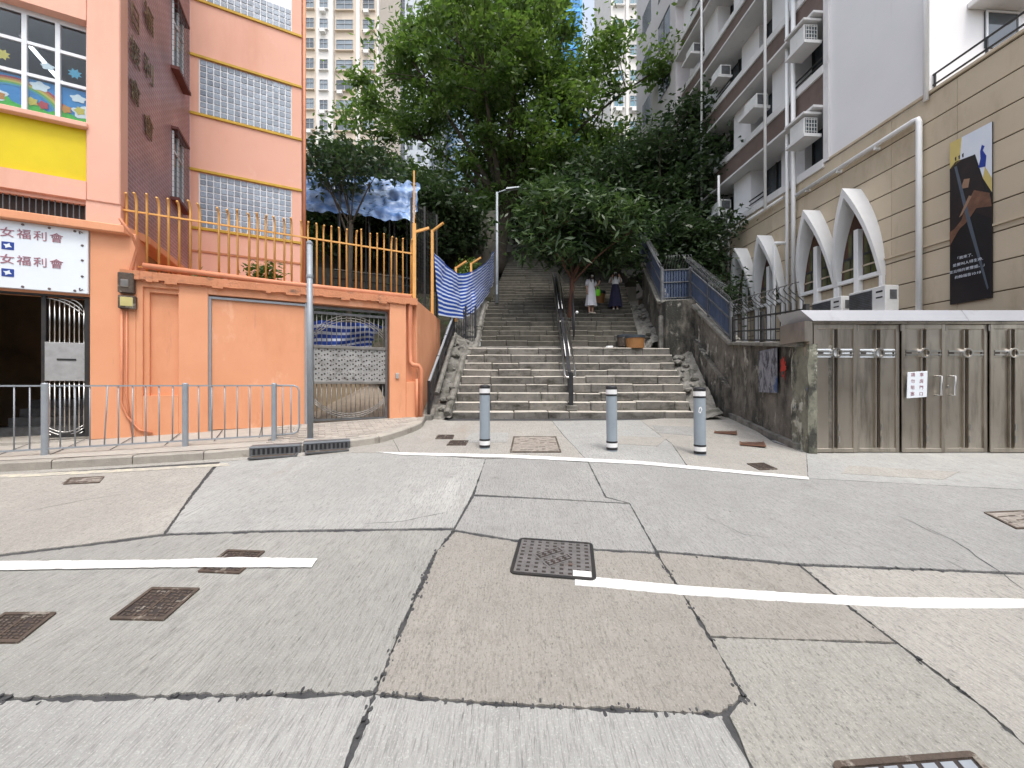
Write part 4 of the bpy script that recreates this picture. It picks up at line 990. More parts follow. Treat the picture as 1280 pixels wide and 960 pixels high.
# stair core and landings
mb = MB()
for n, (y, z, dp, fl) in enumerate(ROWS):
    xl, xr = SXL(y), SXR(y)
    y1 = ROWS[n + 1][0] if n + 1 < len(ROWS) else y + dp
    mb.add([(xl + .02, y + .10, z - .9), (xr - .02, y + .10, z - .9), (xr - .02, y1 + .1, z - .9), (xl + .02, y1 + .1, z - .9), (xl + .02, y + .10, z - .02), (xr - .02, y + .10, z - .02), (xr - .02, y1 + .1, z - .02), (xl + .02, y1 + .1, z - .02)],
           [(3, 2, 1, 0), (4, 5, 6, 7), (0, 1, 5, 4), (1, 2, 6, 5), (2, 3, 7, 6), (3, 0, 4, 7)])
part(ST, 'stair_core', mb, M_stone_shade)
xs_ = [-1.28, .1, 1.5, 2.9, 4.05, 4.85]
for i in range(5):
    b = MB().add([(xs_[i] + .006, 11.75, 2.58), (xs_[i + 1] - .006, 11.75, 2.58), (xs_[i + 1] - .006, 12.36, 2.735), (xs_[i] + .006, 12.36, 2.735), (xs_[i] + .006, 11.75, 2.45), (xs_[i + 1] - .006, 11.75, 2.45), (xs_[i + 1] - .006, 12.36, 2.45), (xs_[i] + .006, 12.36, 2.45)],
                 [(0, 1, 2, 3), (4, 5, 1, 0), (5, 6, 2, 1), (6, 7, 3, 2), (7, 4, 0, 3)])
    part(ST, 'landing_slab', b, M_stone)
part(ST, 'landing_slab', MB().box(-1.03, 2.2, 16.08, 16.36, 4.80, 4.875), M_stone_shade)
b = MB(); b.box(SXL(25.4) - 1.5, 3.2, 25.4, 27.5, 9.0, 10.32); part(ST, 'top_landing', b, M_stone_shade)

# rough borders of the stairs: rubble gutter strips
def strip(name, rows, m, nu=10, amp=.05, label=None, cat=None, fr=3.2, parent=None, kind=None):
    """rows: list of (left xyz, right xyz); a bumpy ribbon between them"""
    mb = MB(); out = []
    for i in range(len(rows) - 1):
        k = max(1, int((Vector(rows[i + 1][0]) - Vector(rows[i][0])).length / .07))
        for q in range(k):
            t = q / k; out.append((Vector(rows[i][0]).lerp(Vector(rows[i + 1][0]), t), Vector(rows[i][1]).lerp(Vector(rows[i + 1][1]), t)))
    out.append((Vector(rows[-1][0]), Vector(rows[-1][1])))
    for a, b in out:
        for u in range(nu + 1):
            p = a.lerp(b, u / nu); e = amp * (mnoise.cell(p * fr) - .5) + amp * .8 * mnoise.noise(p * fr * 1.7)
            mb.v.append((p.x, p.y, p.z + e))
    w = nu + 1
    for i in range(len(out) - 1):
        for u in range(nu): mb.f.append((i * w + u, i * w + u + 1, (i + 1) * w + u + 1, (i + 1) * w + u))
    if parent is not None: return part(parent, name, mb, m, kind=kind)
    return single(name, mb, m, label, cat, kind=kind)
SLP = lambda y: (.70 + .70 * (y - 9.1) if y < 11.9 else 2.66 + .575 * (y - 12.0)) if y > 9.0 else G(0, y) + .02
LB = thing('rubble_border', 'pale rubble gutter on the left edge of the stairs', 'gutter')
strip('gutter_bed', [((-2.12, y, SLP(y) + .45 * min(1, (y - 8.8) * .5)), (SXL(y) - .0, y, SLP(y) - .02)) for y in (8.9, 9.6, 10.3, 11.0, 11.9, 13, 14.5, 16.0)], M_rubble, 12, .10, parent=LB)
strip('bank', [((-4.4, y, SLP(y) + .2), (-1.95, y, SLP(y) + .42)) for y in (11.25, 12, 13, 14.4, 16.2)], M_soil, 16, .18, parent=LB)
RB = thing('rubble_border', 'pale rubble gutter on the right edge of the stairs', 'gutter')
strip('gutter_bed', [((SXR(y), y, SLP(y) - .02), (min(SXR(y) + .62, 4.46 + .247 * (y - 5.75) + .02), y, SLP(y) + .12)) for y in (8.85, 9.3, 10.0, 10.8, 11.85)], M_rubble, 10, .06, parent=RB)
strip('gutter_bed', [((SXR(y), y, SLP(y) - .02), (SXR(y) + .60, y, SLP(y) + .25)) for y in (11.95, 12.8, 14, 15.6)], M_rubble, 10, .09, parent=RB)
def rock(parent, p, r, m=M_rubble):
    bm = bmesh.new(); bmesh.ops.create_icosphere(bm, subdivisions=1, radius=1)
    sx, sy, sz = r * random.uniform(.7, 1.4), r * random.uniform(.7, 1.4), r * random.uniform(.45, .8); o = random.uniform(0, 99)
    for v in bm.verts:
        k = 1 + .35 * nz(v.co.x * 1.4 + o, v.co.y * 1.4, v.co.z * 1.4); v.co = Vector((v.co.x * sx * k, v.co.y * sy * k, v.co.z * sz * k))
    me = bpy.data.meshes.new('rubble_stone'); bm.to_mesh(me); bm.free(); me.materials.append(m)
    return part(parent, 'rubble_stone', me, None, loc=p)
for i in range(26):
    y = random.uniform(9.0, 13.5); rock(LB, (SXL(y) - random.uniform(.06, .55), y, SLP(y) + .10 + random.uniform(0, .12)), random.uniform(.05, .13))
for i in range(14):
    y = random.uniform(8.9, 11.8); rock(RB, (SXR(y) + random.uniform(.05, .42), y, SLP(y) + .06), random.uniform(.06, .14))
for i in range(10):
    y = random.uniform(12.2, 15); rock(RB, (SXR(y) + random.uniform(.1, .5), y, SLP(y) + .14), random.uniform(.06, .14))
# sloping kerb edging the left gutter
strip_k = MB().tube([(SXL(y) - .10, y, SLP(y) + .10) for y in (9.0, 9.6, 10.4, 11.2, 11.9, 12.6, 14, 15.6)], .085, 7); part(LB, 'edging', strip_k, M_rubble)
strip_k = MB().tube([(-1.85 + .02 * (y - 9), y, SLP(y) + .42) for y in (9.3, 10, 11, 12)], .06, 7); part(LB, 'edging', strip_k, M_rubble)

# ------------------------------------------------------------------ right: weathered retaining wall
def wall_mesh(pts, thick, nv=22, amp=.022):
    P4 = [np.array(p, float) for p in pts]; cols = []
    for i in range(len(P4) - 1):
        k = max(1, int(np.linalg.norm((P4[i + 1] - P4[i])[:2]) / .09))
        cols += [P4[i] + (P4[i + 1] - P4[i]) * q / k for q in range(k)]
    cols.append(P4[-1]); n = len(cols); mb = MB()
    for i, c in enumerate(cols):
        d = cols[min(i + 1, n - 1)][:2] - cols[max(i - 1, 0)][:2]; d = d / (np.linalg.norm(d) + 1e-9); nr = np.array([-d[1], d[0]])
        for j in range(nv + 1):
            z = c[2] + (c[3] - c[2]) * j / nv
            e = amp * (nz(c[0] * 2.5 + c[1] * 2.5, z * 2.5, 1) + .5 * nz(c[0] * 7 + c[1] * 7, z * 7, 2))
            mb.v.append((c[0] + nr[0] * e, c[1] + nr[1] * e, z + (.02 * nz(c[0] * 4, c[1] * 4) if j == nv else 0)))
        mb.v.append((c[0] - nr[0] * thick, c[1] - nr[1] * thick, c[3])); mb.v.append((c[0] - nr[0] * thick, c[1] - nr[1] * thick, c[2]))
    w = nv + 3
    for i in range(n - 1):
        for j in range(w - 1): mb.f.append((i * w + j, (i + 1) * w + j, (i + 1) * w + j + 1, i * w + j + 1))
    mb.f += [tuple(range(w)), tuple((n - 1) * w + j for j in reversed(range(w)))]
    return mb
RWX = lambda y: 4.46 + .247 * (y - 5.75)
RW = thing('retaining_wall', 'dark mossy retaining wall right of the stairs', 'wall')
part(RW, 'lower_wall', wall_mesh([(4.50, 5.80, .3, 2.08), (RWX(7.5), 7.5, .4, 2.26), (5.32, 9.23, .4, 2.47)], .35), M_retain)
part(RW, 'flank_wall', wall_mesh([(5.32, 9.24, .4, 2.47), (5.59, 11.9, .8, 4.06)], .35, 26), M_retain)
part(RW, 'cross_wall', wall_mesh([(5.59, 11.88, 2.0, 4.06), (4.68, 11.9, 2.0, 4.03)][::-1], .35, 22), M_retain)
part(RW, 'upper_wall', wall_mesh([(4.68, 11.9, 1.9, 4.03), (5.32, 15.5, 3.6, 6.36)], .35, 24), M_retain)
part(RW, 'lower_coping', MB().bar((4.55, 5.80, 2.10), (5.40, 9.23, 2.49), .34, .07), M_rubble, .012)
part(RW, 'sloping_coping', MB().bar((5.42, 9.2, 2.48), (5.66, 11.95, 4.12), .36, .10), M_rubble, .015)
part(RW, 'cross_coping', MB().bar((4.64, 11.95, 4.06), (5.7, 11.93, 4.10), .36, .09), M_rubble, .015)
part(RW, 'sloping_coping', MB().bar((4.74, 11.95, 4.06), (5.40, 15.5, 6.42), .34, .10), M_rubble, .015)
part(RW, 'foot_ledge', wall_mesh([(5.20, 9.25, .6, 1.42), (5.40, 11.5, 1.6, 2.95)], .20, 10, .03), M_retain)
part(RW, 'stub_pier', MB().box(4.56, 4.84, 11.74, 11.89, 2.5, 3.62), M_rubble, .02)
part(RW, 'stub_pier', MB().box(5.16, 5.36, 11.70, 11.87, 2.5, 3.66), M_rubble, .02)
part(RW, 'base_kerb', wall_mesh([(4.42, 5.95, .35, .56), (5.24, 9.2, .55, .80)], .10, 4, .02), M_rubble)
part(RW, 'gate_pier', wall_mesh([(4.44, 5.70, .3, 2.10), (4.56, 6.2, .3, 2.13)], .12, 22, .03), mat('pale_mossy_render', (.26, .26, .20), (.13, .13, .10), 5, bump=.8, bscale=25, layers=[((.48, .48, .41), 3.2, .54, .60), ((.05, .05, .042), 4, .50, .62, (1, 1, .6)), ((.10, .12, .16), 6, .64, .7)]))
# faded notice board and red paint splash on the wall
M_board = mat('faded_board', (.13, .14, .17), (.30, .30, .32), 16, rough=.8, stretch=(1, 1, .5), layers=[((.05, .05, .06), 9, .48, .6, (1, 1, .6)), ((.5, .5, .5), 15, .62, .68), ((.06, .10, .22), 2.5, .58, .66)])
nn = Vector((-.971, .240, 0)); ee = Vector((.240, .971, 0))
def on_wall(y, z, off): return Vector((RWX(y), y, z)) + nn * off
nb_ = single('notice_board', MB().obox(on_wall(7.02, 1.74, .045), ee * .40, nn * .008, Vector((0, 0, .40))), M_board, 'faded blue grey notice board on the dark retaining wall', 'notice board', bevel=.004)
pts = [(.09 * math.cos(a) * (1 + 1.3 * nz(math.cos(a) * 3, math.sin(a) * 3, 3)), .14 * math.sin(a) * (1 + 1.2 * nz(math.cos(a) * 4, math.sin(a) * 4, 9))) for a in np.arange(0, 6.28, .12)]
single('paint_splash', MB().prism(pts, lambda u, v, d: on_wall(6.42 + u, 1.78 + v, .036 + d), 0, .006), mat('red_paint', (.45, .03, .02), (.34, .03, .02), 12, rough=.6), 'red paint splash beside the faded notice board', 'paint mark')

# blue slatted fence with curved spikes on the wall, black railing at its street end
def fence_run(t, a, b, h, m, pitch, slat_w, spikes, railm, curl=1.0, sp_h=.42, full=True):
    a, b = Vector(a), Vector(b); L = Vector((b.x - a.x, b.y - a.y)).length; n = max(2, int(L / pitch))
    d = Vector((b.x - a.x, b.y - a.y, 0)).normalized(); sl = (b.z - a.z) / L; out = Vector((-d.y, d.x, 0))
    ang = math.atan2(d.y, d.x)
    sm = MB()
    hw = slat_w / 2
    sm.add([(-hw, -.006, -hw * sl), (hw, -.006, hw * sl), (hw, .006, hw * sl), (-hw, .006, -hw * sl), (-hw, -.006, h - hw * sl), (hw, -.006, h + hw * sl), (hw, .006, h + hw * sl), (-hw, .006, h - hw * sl)],
           [(3, 2, 1, 0), (4, 5, 6, 7), (0, 1, 5, 4), (1, 2, 6, 5), (2, 3, 7, 6), (3, 0, 4, 7)])
    me = sm.mesh('slat'); me.materials.append(m)
    sp = MB().tube([(0, 0, 0), (0, 0, .12), (0, .07 * curl, .20), (0, .15 * curl, .26), (0, .20 * curl, .33), (0, .16 * curl, .40), (0, .06 * curl, sp_h)], .0085, 5).mesh('curved_spike', smooth=True); sp.materials.append(railm)
    for i in range(n):
        p = a.lerp(b, (i + .5) / n)
        o = part(t, 'slat', me, None, loc=p + Vector((0, 0, .05))); o.rotation_euler = (0, 0, ang)
        if spikes:
            o = part(t, 'curved_spike', sp, None, loc=p + Vector((0, 0, h + .04))); o.rotation_euler = (0, 0, ang + random.uniform(-.1, .1))
    for z in (.10, h * .62, h + .03) if full else (.06, h * .5, h + .02):
        part(t, 'rail', MB().bar(a + Vector((0, 0, z)) + out * .02, b + Vector((0, 0, z)) + out * .02, .035, .03), railm)
    k = max(1, int(L / 1.3))
    for i in range(k + 1):
        p = a.lerp(b, i / k); part(t, 'post', MB().box(p.x - .03, p.x + .03, p.y - .03, p.y + .03, p.z - .05, p.z + h + .10), railm)
BF = thing('blue_fence', 'blue slatted fence with curled spikes on the retaining wall beside the stairs', 'fence')
fence_run(BF, (5.36, 9.3, 2.55), (5.62, 11.9, 4.16), .88, M_bluefence, .080, .060, True, M_rail_g)
fence_run(BF, (5.60, 11.98, 4.14), (4.74, 11.98, 4.10), .95, M_bluefence, .080, .060, True, M_rail_g)
fence_run(BF, (4.72, 12.0, 4.12), (5.36, 15.5, 6.47), .98, M_bluefence, .080, .060, True, M_rail_g)
fence_run(BF, (5.36, 15.5, 6.47), (6.3, 19.5, 9.0), 1.0, M_bluefence, .11, .09, False, M_rail_g)
IF = thing('iron_railing', 'black iron railing with curled tops beside the steel gate', 'railing')
fence_run(IF, (4.57, 5.90, 2.12), (5.34, 9.15, 2.50), .52, M_darkiron, .19, .018, True, M_darkiron, 1.0, .42, False)

# ------------------------------------------------------------------ steel folding gate with canopy
SGY = 5.76
SG = thing('steel_gate', 'stainless steel folding gate with cross and ring motifs on the right', 'gate', (0, SGY, 0))
zb, zt = .47, 2.40
part(SG, 'end_post', MB().box(4.475, 4.53, -.04, .06, .42, 2.40), M_steel, .004)
XP = [4.535, 5.20, 5.865, 6.53, 7.195, 7.86, 8.525, 9.19]
ring = MB()
for k in range(16):
    a0, a1 = 2 * math.pi * k / 16, 2 * math.pi * (k + 1) / 16
    o = []
    for a in (a0, a1):
        for r_, y in ((.075, -.062), (.056, -.062), (.056, -.02), (.075, -.02)): o.append((r_ * math.cos(a), y, r_ * math.sin(a)))
    ring.add(o, [(0, 1, 5, 4), (1, 2, 6, 5), (2, 3, 7, 6), (3, 0, 4, 7)])
ring_me = ring.mesh('ring'); ring_me.materials.append(M_steel_b)
for i in range(7):
    x0, x1 = XP[i] + .008, XP[i + 1] - .008; xm = (x0 + x1) / 2; tw = .012 * (1 if i % 2 else -1)
    lf = part(SG, 'gate_leaf', MB().box(x0, xm - .045, -.012 + tw, .012 + tw, zb + .06, zt - .07).box(xm + .045, x1, -.012 + tw, .012 + tw, zb + .06, zt - .07), M_steel)
    f = MB(); f.box(x0, x0 + .05, -.03 + tw, .025, zb, zt).box(x1 - .05, x1, -.03 + tw, .025, zb, zt).box(x0 + .05, x1 - .05, -.028 + tw, .022, zt - .07, zt).box(x0 + .05, x1 - .05, -.028 + tw, .022, zb, zb + .06)
    part(lf, 'leaf_frame', f, M_steel, .004)
    part(lf, 'slot', MB().box(xm - .047, xm + .047, .0 + tw, .010 + tw, zb + .06, zt - .07), M_steel)
    for s in (-1, 1): part(lf, 'cross_upright', MB().box(xm + s * .036 - .008, xm + s * .036 + .008, -.040 + tw, -.012 + tw, zb + .07, zt - .08), M_steel, .003)
    for s in (-1, 1): part(lf, 'shadow_gap', MB().box(xm + s * .019 - .006, xm + s * .019 + .006, -.004 + tw, .0005 + tw, zb + .07, zt - .08), M_irondark)
    for z in (1.93, 1.985): part(lf, 'cross_bar', MB().box(x0 + .06, xm - .05, -.032 + tw, -.013 + tw, z, z + .022).box(xm + .05, x1 - .06, -.032 + tw, -.013 + tw, z, z + .022), M_steel_b)
    part(lf, 'cross_field', MB().box(x0 + .06, x1 - .06, -.020 + tw, -.013 + tw, 1.90, 2.03), M_sign if i < 2 else M_steel)
    part(lf, 'slit', MB().box(x0 + .07, x0 + .15, -.0225 + tw, -.0205 + tw, 1.955, 1.98).box(x1 - .10, x1 - .07, -.0225 + tw, -.0205 + tw, 1.92, 2.01), M_irondark)
    part(lf, 'ring', ring_me, None, loc=(xm, tw, 1.967))
    for z in (.62, .80): part(lf, 'bolt', MB().lathe([(.011, 0), (.011, .10)], 8, (xm + .034, -.052 + tw, z)), M_steel_b)
    part(lf, 'hinge', MB().lathe([(.012, 0), (.012, .09)], 8, (x1 + .008, -.035, 2.30)), M_steel_b)
    if i in (2, 3):
        xx = x1 - .09 if i == 2 else x0 + .10
        part(lf, 'handle', MB().tube([(xx - .05, -.03, 1.62), (xx, -.07, 1.62), (xx, -.07, 1.33), (xx - .05, -.03, 1.33)], .011, 8), M_steel_b, smooth=True)
    if i == 3: part(lf, 'lock', MB().lathe([(.02, 0), (.02, .012)], 12).mesh('lock'), M_steel_b, loc=(x0 + .035, -.035, 1.46)).rotation_euler = (R(90), 0, 0)
part(SG, 'head_track', MB().box(4.475, 9.2, -.06, .08, 2.405, 2.438), M_steel)
part(SG, 'canopy_fascia', MB().add([(4.47, -.12, 2.44), (9.3, -.12, 2.44), (9.3, -.02, 2.615), (4.36, -.02, 2.615), (4.36, .5, 2.63), (9.3, .5, 2.63), (4.47, .5, 2.44), (9.3, .5, 2.44)],
     [(0, 1, 2, 3), (3, 2, 5, 4), (0, 3, 4, 6), (0, 6, 7, 1), (1, 7, 5, 2)]), M_alu)
part(SG, 'canopy_seam', MB().add([(6.78, -.123, 2.44), (6.785, -.123, 2.44), (6.785, -.023, 2.617), (6.78, -.023, 2.617)], [(0, 1, 2, 3)]), M_rail_g)
part(SG, 'canopy_side', MB().box(4.36, 4.472, -.10, .42, 2.14, 2.44), M_steel)
nt = thing('gate_notice', 'white paper notice with Chinese characters on the steel gate', 'notice', (0, SGY, 0))
b = part(nt, 'sheet', MB().obox((6.06, -.075, 1.49), (.150, 0, .012), (0, .004, 0), (.006, 0, .195)), M_sign, .003)
for i, ch in enumerate('請勿阻塞'):
    me = text_mesh(ch, .062, .001, lambda u, v, d: (5.995 + u - .0 * i + (-i * .003), -.0805 - d, 1.635 - i * .095 + v)); me.materials.append(M_signtext); link(bpy.data.objects.new('lettering', me), nt)
for i, ch in enumerate('車房門口'):
    me = text_mesh(ch, .062, .001, lambda u, v, d: (6.125 + u - i * .003, -.0805 - d, 1.635 - i * .095 + v)); me.materials.append(M_signtext); link(bpy.data.objects.new('lettering', me), nt)

# ------------------------------------------------------------------ right: beige church wing with pointed arches (local: x along the facade away from the street, y out towards the stairs)
FRZ = math.atan2(1, -.065)
FL = math.hypot(1, .065)
CW = thing('church_building', 'beige panelled church wing with white pointed arch hoods on the right', 'building', (9.5, 0, 0), FRZ)
def cw(name, boxes, m, bevel=0.0, parent=None, **k):
    b = MB()
    for q in boxes: b.box(*q)
    return part(parent or CW, name, b, m, bevel, **k)
ZR = 7.72
cw('wall_core', [(5.2, 24, -7, -.03, .0, ZR)], M_groove)
z = ZR - .02
row = 0
while z > 2.1:
    x = 5.2 - (row % 2) * .0
    while x < 19:
        L = 1.25
        part(CW, 'wall_panel', MB().box(x + .002, x + L - .002, -.03, .0 + random.uniform(-.0015, .0015), z - .548, z - .012), M_beige, .005)
        x += L
    z -= .56; row += 1
cw('parapet_coping', [(5.2, 10.7, -.28, .03, ZR, ZR + .07)], M_beige, .01)
for q in (.20, .42): cw('roof_rail', [(5.2, 8.2, -.12, -.09, ZR + q, ZR + q + .03)], M_darkiron)
for x in (5.3, 6.3, 7.3, 8.15): cw('rail_post', [(x, x + .03, -.12, -.09, ZR + .07, ZR + .42)], M_darkiron)
cw('string_course', [(5.2, 18, .0, .035, 4.46, 4.50)], M_beige)
# pointed arch hoods
def lancet(w, h0, h1, n=12):                     # right half outline from springing to apex, centre x = 0
    o = []
    H = h1 - h0; Rr = (w * w + H * H) / (2 * w)
    for k in range(n + 1):
        a = k / n * math.asin(H / Rr); o.append((w - Rr + Rr * math.cos(a), h0 + Rr * math.sin(a)))
    return o
for ai, xc in enumerate((9.68, 10.88, 12.72, 13.92, 15.76, 16.96)):
    ho, hi = lancet(.60, 4.1, 6.46), lancet(.525, 4.1, 6.22)
    out_o = [(-x, z) for x, z in ho] + [(x, z) for x, z in reversed(ho)][1:]
    out_i = [(-x, z) for x, z in hi] + [(x, z) for x, z in reversed(hi)][1:]
    n = len(out_o); mb = MB(); dpf = lambda z: .10 + .42 * max(0, (z - 4.1) / 2.4) ** .8
    mb.v = [(xc + u, dpf(z), z) for u, z in out_o] + [(xc + u, dpf(z), z) for u, z in out_i] + [(xc + u, .0, z) for u, z in out_o] + [(xc + u, .0, z) for u, z in out_i]
    for k in range(n - 1):
        mb.f += [(k, k + 1, n + k + 1, n + k), (2 * n + k, 2 * n + k + 1, k + 1, k), (n + k, n + k + 1, 3 * n + k + 1, 3 * n + k)]
    mb.f += [(0, n, 3 * n, 2 * n), (n - 1, 2 * n - 1, 4 * n - 1, 3 * n - 1)]
    hood = part(CW, 'arch_hood', mb, M_white, smooth=False)
    for s in (-1, 1): cw('arch_leg', [(xc + s * .56 - .04, xc + s * .56 + .04, .0, .10, 2.3, 4.1)], M_white, .01)
    wi = part(CW, 'arch_window', MB().prism(out_i, lambda u, v, d: (xc + u, d, v), .004, .012), M_browninf)
    low = [(u, min(z, 5.55)) for u, z in out_i]; low2 = []
    for p in low:
        if not low2 or p != low2[-1]: low2.append(p)
    for s in (-1, 1):
        for (za, zb_) in ((4.23, 4.74), (4.80, 5.40)):
            wmax = .49 - .49 * ((max(zb_ - 4.1, 0)) / 2.04) ** 2 * .72 - .03
            cw('pane', [(xc + min(s * .10, s * wmax), xc + max(s * .10, s * wmax), .013, .020, za, zb_)], M_glassamber, parent=wi)
            cw('mullion', [(xc + s * (.10 + wmax) / 2 - .012, xc + s * (.10 + wmax) / 2 + .012, .014, .03, za, zb_)], M_darkiron, parent=wi)
        cw('transom', [(xc + min(s * .09, s * .43), xc + max(s * .09, s * .43), .013, .035, 4.74, 4.80)], M_darkiron, parent=wi)
    cw('centre_fin', [(xc - .06, xc + .06, .0, .15, 2.3, 5.42)], M_white, .008)
    cw('window_sill', [(xc - .598, xc + .598, .0, .115, 4.12, 4.22)], M_white, .008)
# white pipes
def cpipe(pts, r=.05, m=M_white): part(CW, 'drainpipe', MB().tube(pts, r, 10), m, smooth=True)
cpipe([(8.30, .10, 2.3), (8.30, .10, 7.20), (8.32, .10, 7.28), (8.42, .10, 7.30), (11.6, .10, 7.24)], .055)
cpipe([(11.66, .14, 2.3), (11.66, .14, 13.5)], .06)
cpipe([(11.90, .14, 2.3), (11.90, .14, 13.5)], .05)
cpipe([(14.84, .12, 2.3), (14.84, .12, 7.9), (14.84, .5, 8.0), (14.84, .5, 9.6)], .045)
cpipe([(11.9, .2, 5.9), (12.05, .42, 5.95), (12.08, .42, 5.9), (12.08, .42, 2.4)], .045)
cpipe([(12.1, .12, 7.42), (18, .12, 7.34)], .045)
cpipe([(8.2, .06, 7.6), (8.2, .06, 9.9), (8.14, .06, 9.95), (7.0, -.12, 9.95)], .045)
cpipe([(15.2, .10, 6.5), (15.2, .10, 7.2)], .035)
for x in (9.2, 10.2, 11.2): cw('pipe_clip', [(x, x + .05, .0, .13, 7.17, 7.24)], M_white)
# outdoor air conditioners on the ledge
for (x, z, lab) in ((8.72, 3.05, 'white outdoor air conditioner on the ledge above the steel gate, nearer one'), (9.75, 3.05, 'white outdoor air conditioner on the ledge above the steel gate, half hidden farther one')):
    p = Vector((9.5, 0, 0)) + Matrix.Rotation(FRZ, 3, 'Z') @ Vector((x, .72, z))
    t = thing('air_conditioner', lab, 'air conditioner', p, FRZ, 'outdoor air conditioners above the gate')
    part(t, 'casing', MB().box(-.42, .42, -.16, .16, 0, .60), M_ac, .012)
    part(t, 'fan_grille', MB().box(-.14, .40, .161, .172, .05, .55), M_rail_g, .004)
    g = MB()
    for k in range(12): g.box(-.13, .39, .173, .178, .07 + k * .04, .078 + k * .04)
    part(t, 'grille_wires', g, M_darkiron)
    part(t, 'label_plate', MB().box(-.36, -.22, .161, .165, .46, .50).box(-.36, -.22, .161, .165, .34, .37), M_darkiron)
    part(t, 'vent', MB().box(-.426, -.421, -.10, .06, .30, .50), M_rail_g)
    part(t, 'bracket', MB().box(-.40, -.35, -.18, .18, -.06, 0).box(.35, .40, -.18, .18, -.06, 0), M_rail_g)
cw('ac_ledge', [(8.2, 10.6, .0, 1.2, 2.86, 2.985)], M_wbtrim)
# hanging banner
bn = thing('banner', 'tall dark vertical banner with white Chinese text on the beige wall', 'banner', (9.5, 0, 0), FRZ)
xa, xb_, za, zb_ = 7.14, 7.79, 3.12, 6.42
BNF = lambda u, v, d: (xb_ - u * (xb_ - xa), d, za + v * (zb_ - za))    # u: 0 left .. 1 right as seen from the stairs
def bpoly(name, pts, m, d): return part(bn, name, MB().prism(pts, BNF, .04 + d, .04 + d + .0015), m)
part(bn, 'sheet', MB().prism([(0, 0), (1, 0), (1, 1), (0, 1)], BNF, .02, .04), mat('banner_black', (.012, .010, .010), (.02, .016, .015), 3, rough=.35), .0)
M_bwhite = mat('banner_white', (.72, .76, .82), (.66, .70, .78), 2, rough=.4)
bpoly('print_white', [(0, .86), (.62, .86), (.8, .70), (1, .60), (1, 1), (0, 1)], M_bwhite, 0)
bpoly('print_yellow', [(0, .84), (.25, .86), (.30, 1), (0, 1)], mat('banner_yellow', (.65, .52, .18), rough=.4), .002)
bpoly('print_yellow', [(.8, .70), (1, .60), (1, .68), (.85, .76)], mat('banner_yellow', (.65, .52, .18), rough=.4), .002)
M_skin_p = mat('banner_brown', (.20, .10, .06), (.11, .055, .035), 7, rough=.4)
bpoly('print_head', [(.02, .60), (.0, .84), (.15, .87), (.55, .86), (.70, .76), (.85, .62), (1, .56), (1, .45), (.6, .52), (.4, .50), (.15, .44), (0, .42)], mat('banner_dark_brown', (.030, .018, .015), (.016, .012, .012), 6, rough=.4), .002)
bpoly('print_hand', [(.0, .45), (.12, .46), (.30, .50), (.42, .58), (.60, .65), (.95, .60), (1, .52), (.65, .54), (.45, .48), (.25, .45), (.10, .40), (.0, .36)], M_skin_p, .004)
bpoly('print_hand', [(.28, .69), (.46, .68), (.50, .73), (.36, .74)], mat('banner_tan', (.33, .20, .13), rough=.4), .004)
bpoly('print_hand', [(.24, .52), (.32, .53), (.55, .62), (.48, .63)], mat('banner_tan', (.33, .20, .13), rough=.4), .006)
bpoly('print_figure', [(.70, .77), (.86, .76), (.88, .82), (.80, .86), (.84, .88), (.78, .895), (.74, .86), (.75, .82)], mat('banner_blue', (.02, .05, .32), rough=.4), .004)
bpoly('print_streak', [(.12, .84), (.18, .84), (.55, .45), (.93, .06), (.90, .05), (.45, .46)], mat('banner_streak', (.10, .12, .15), rough=.3), .005)
for i, ln in enumerate(('「我來了,', '是要叫人得生命,', '並且得的更豐盛。」', '約翰福音10:10')):
    wl_ = .085
    me = text_mesh(ln, .066, .0008, lambda u, v, d: BNF(0, 0, 0) and (xb_ - .29 - u + (.06 if i == 0 else 0), .047 + d, 4.02 - i * .125 + v)); me.materials.append(M_bwhite)
    link(bpy.data.objects.new('lettering', me), bn)
for k in range(3): bpoly('print_mark', [(.14 + k * .09, .875), (.17 + k * .09, .875), (.17 + k * .09, .90), (.13 + k * .09, .895)], M_black, .004)

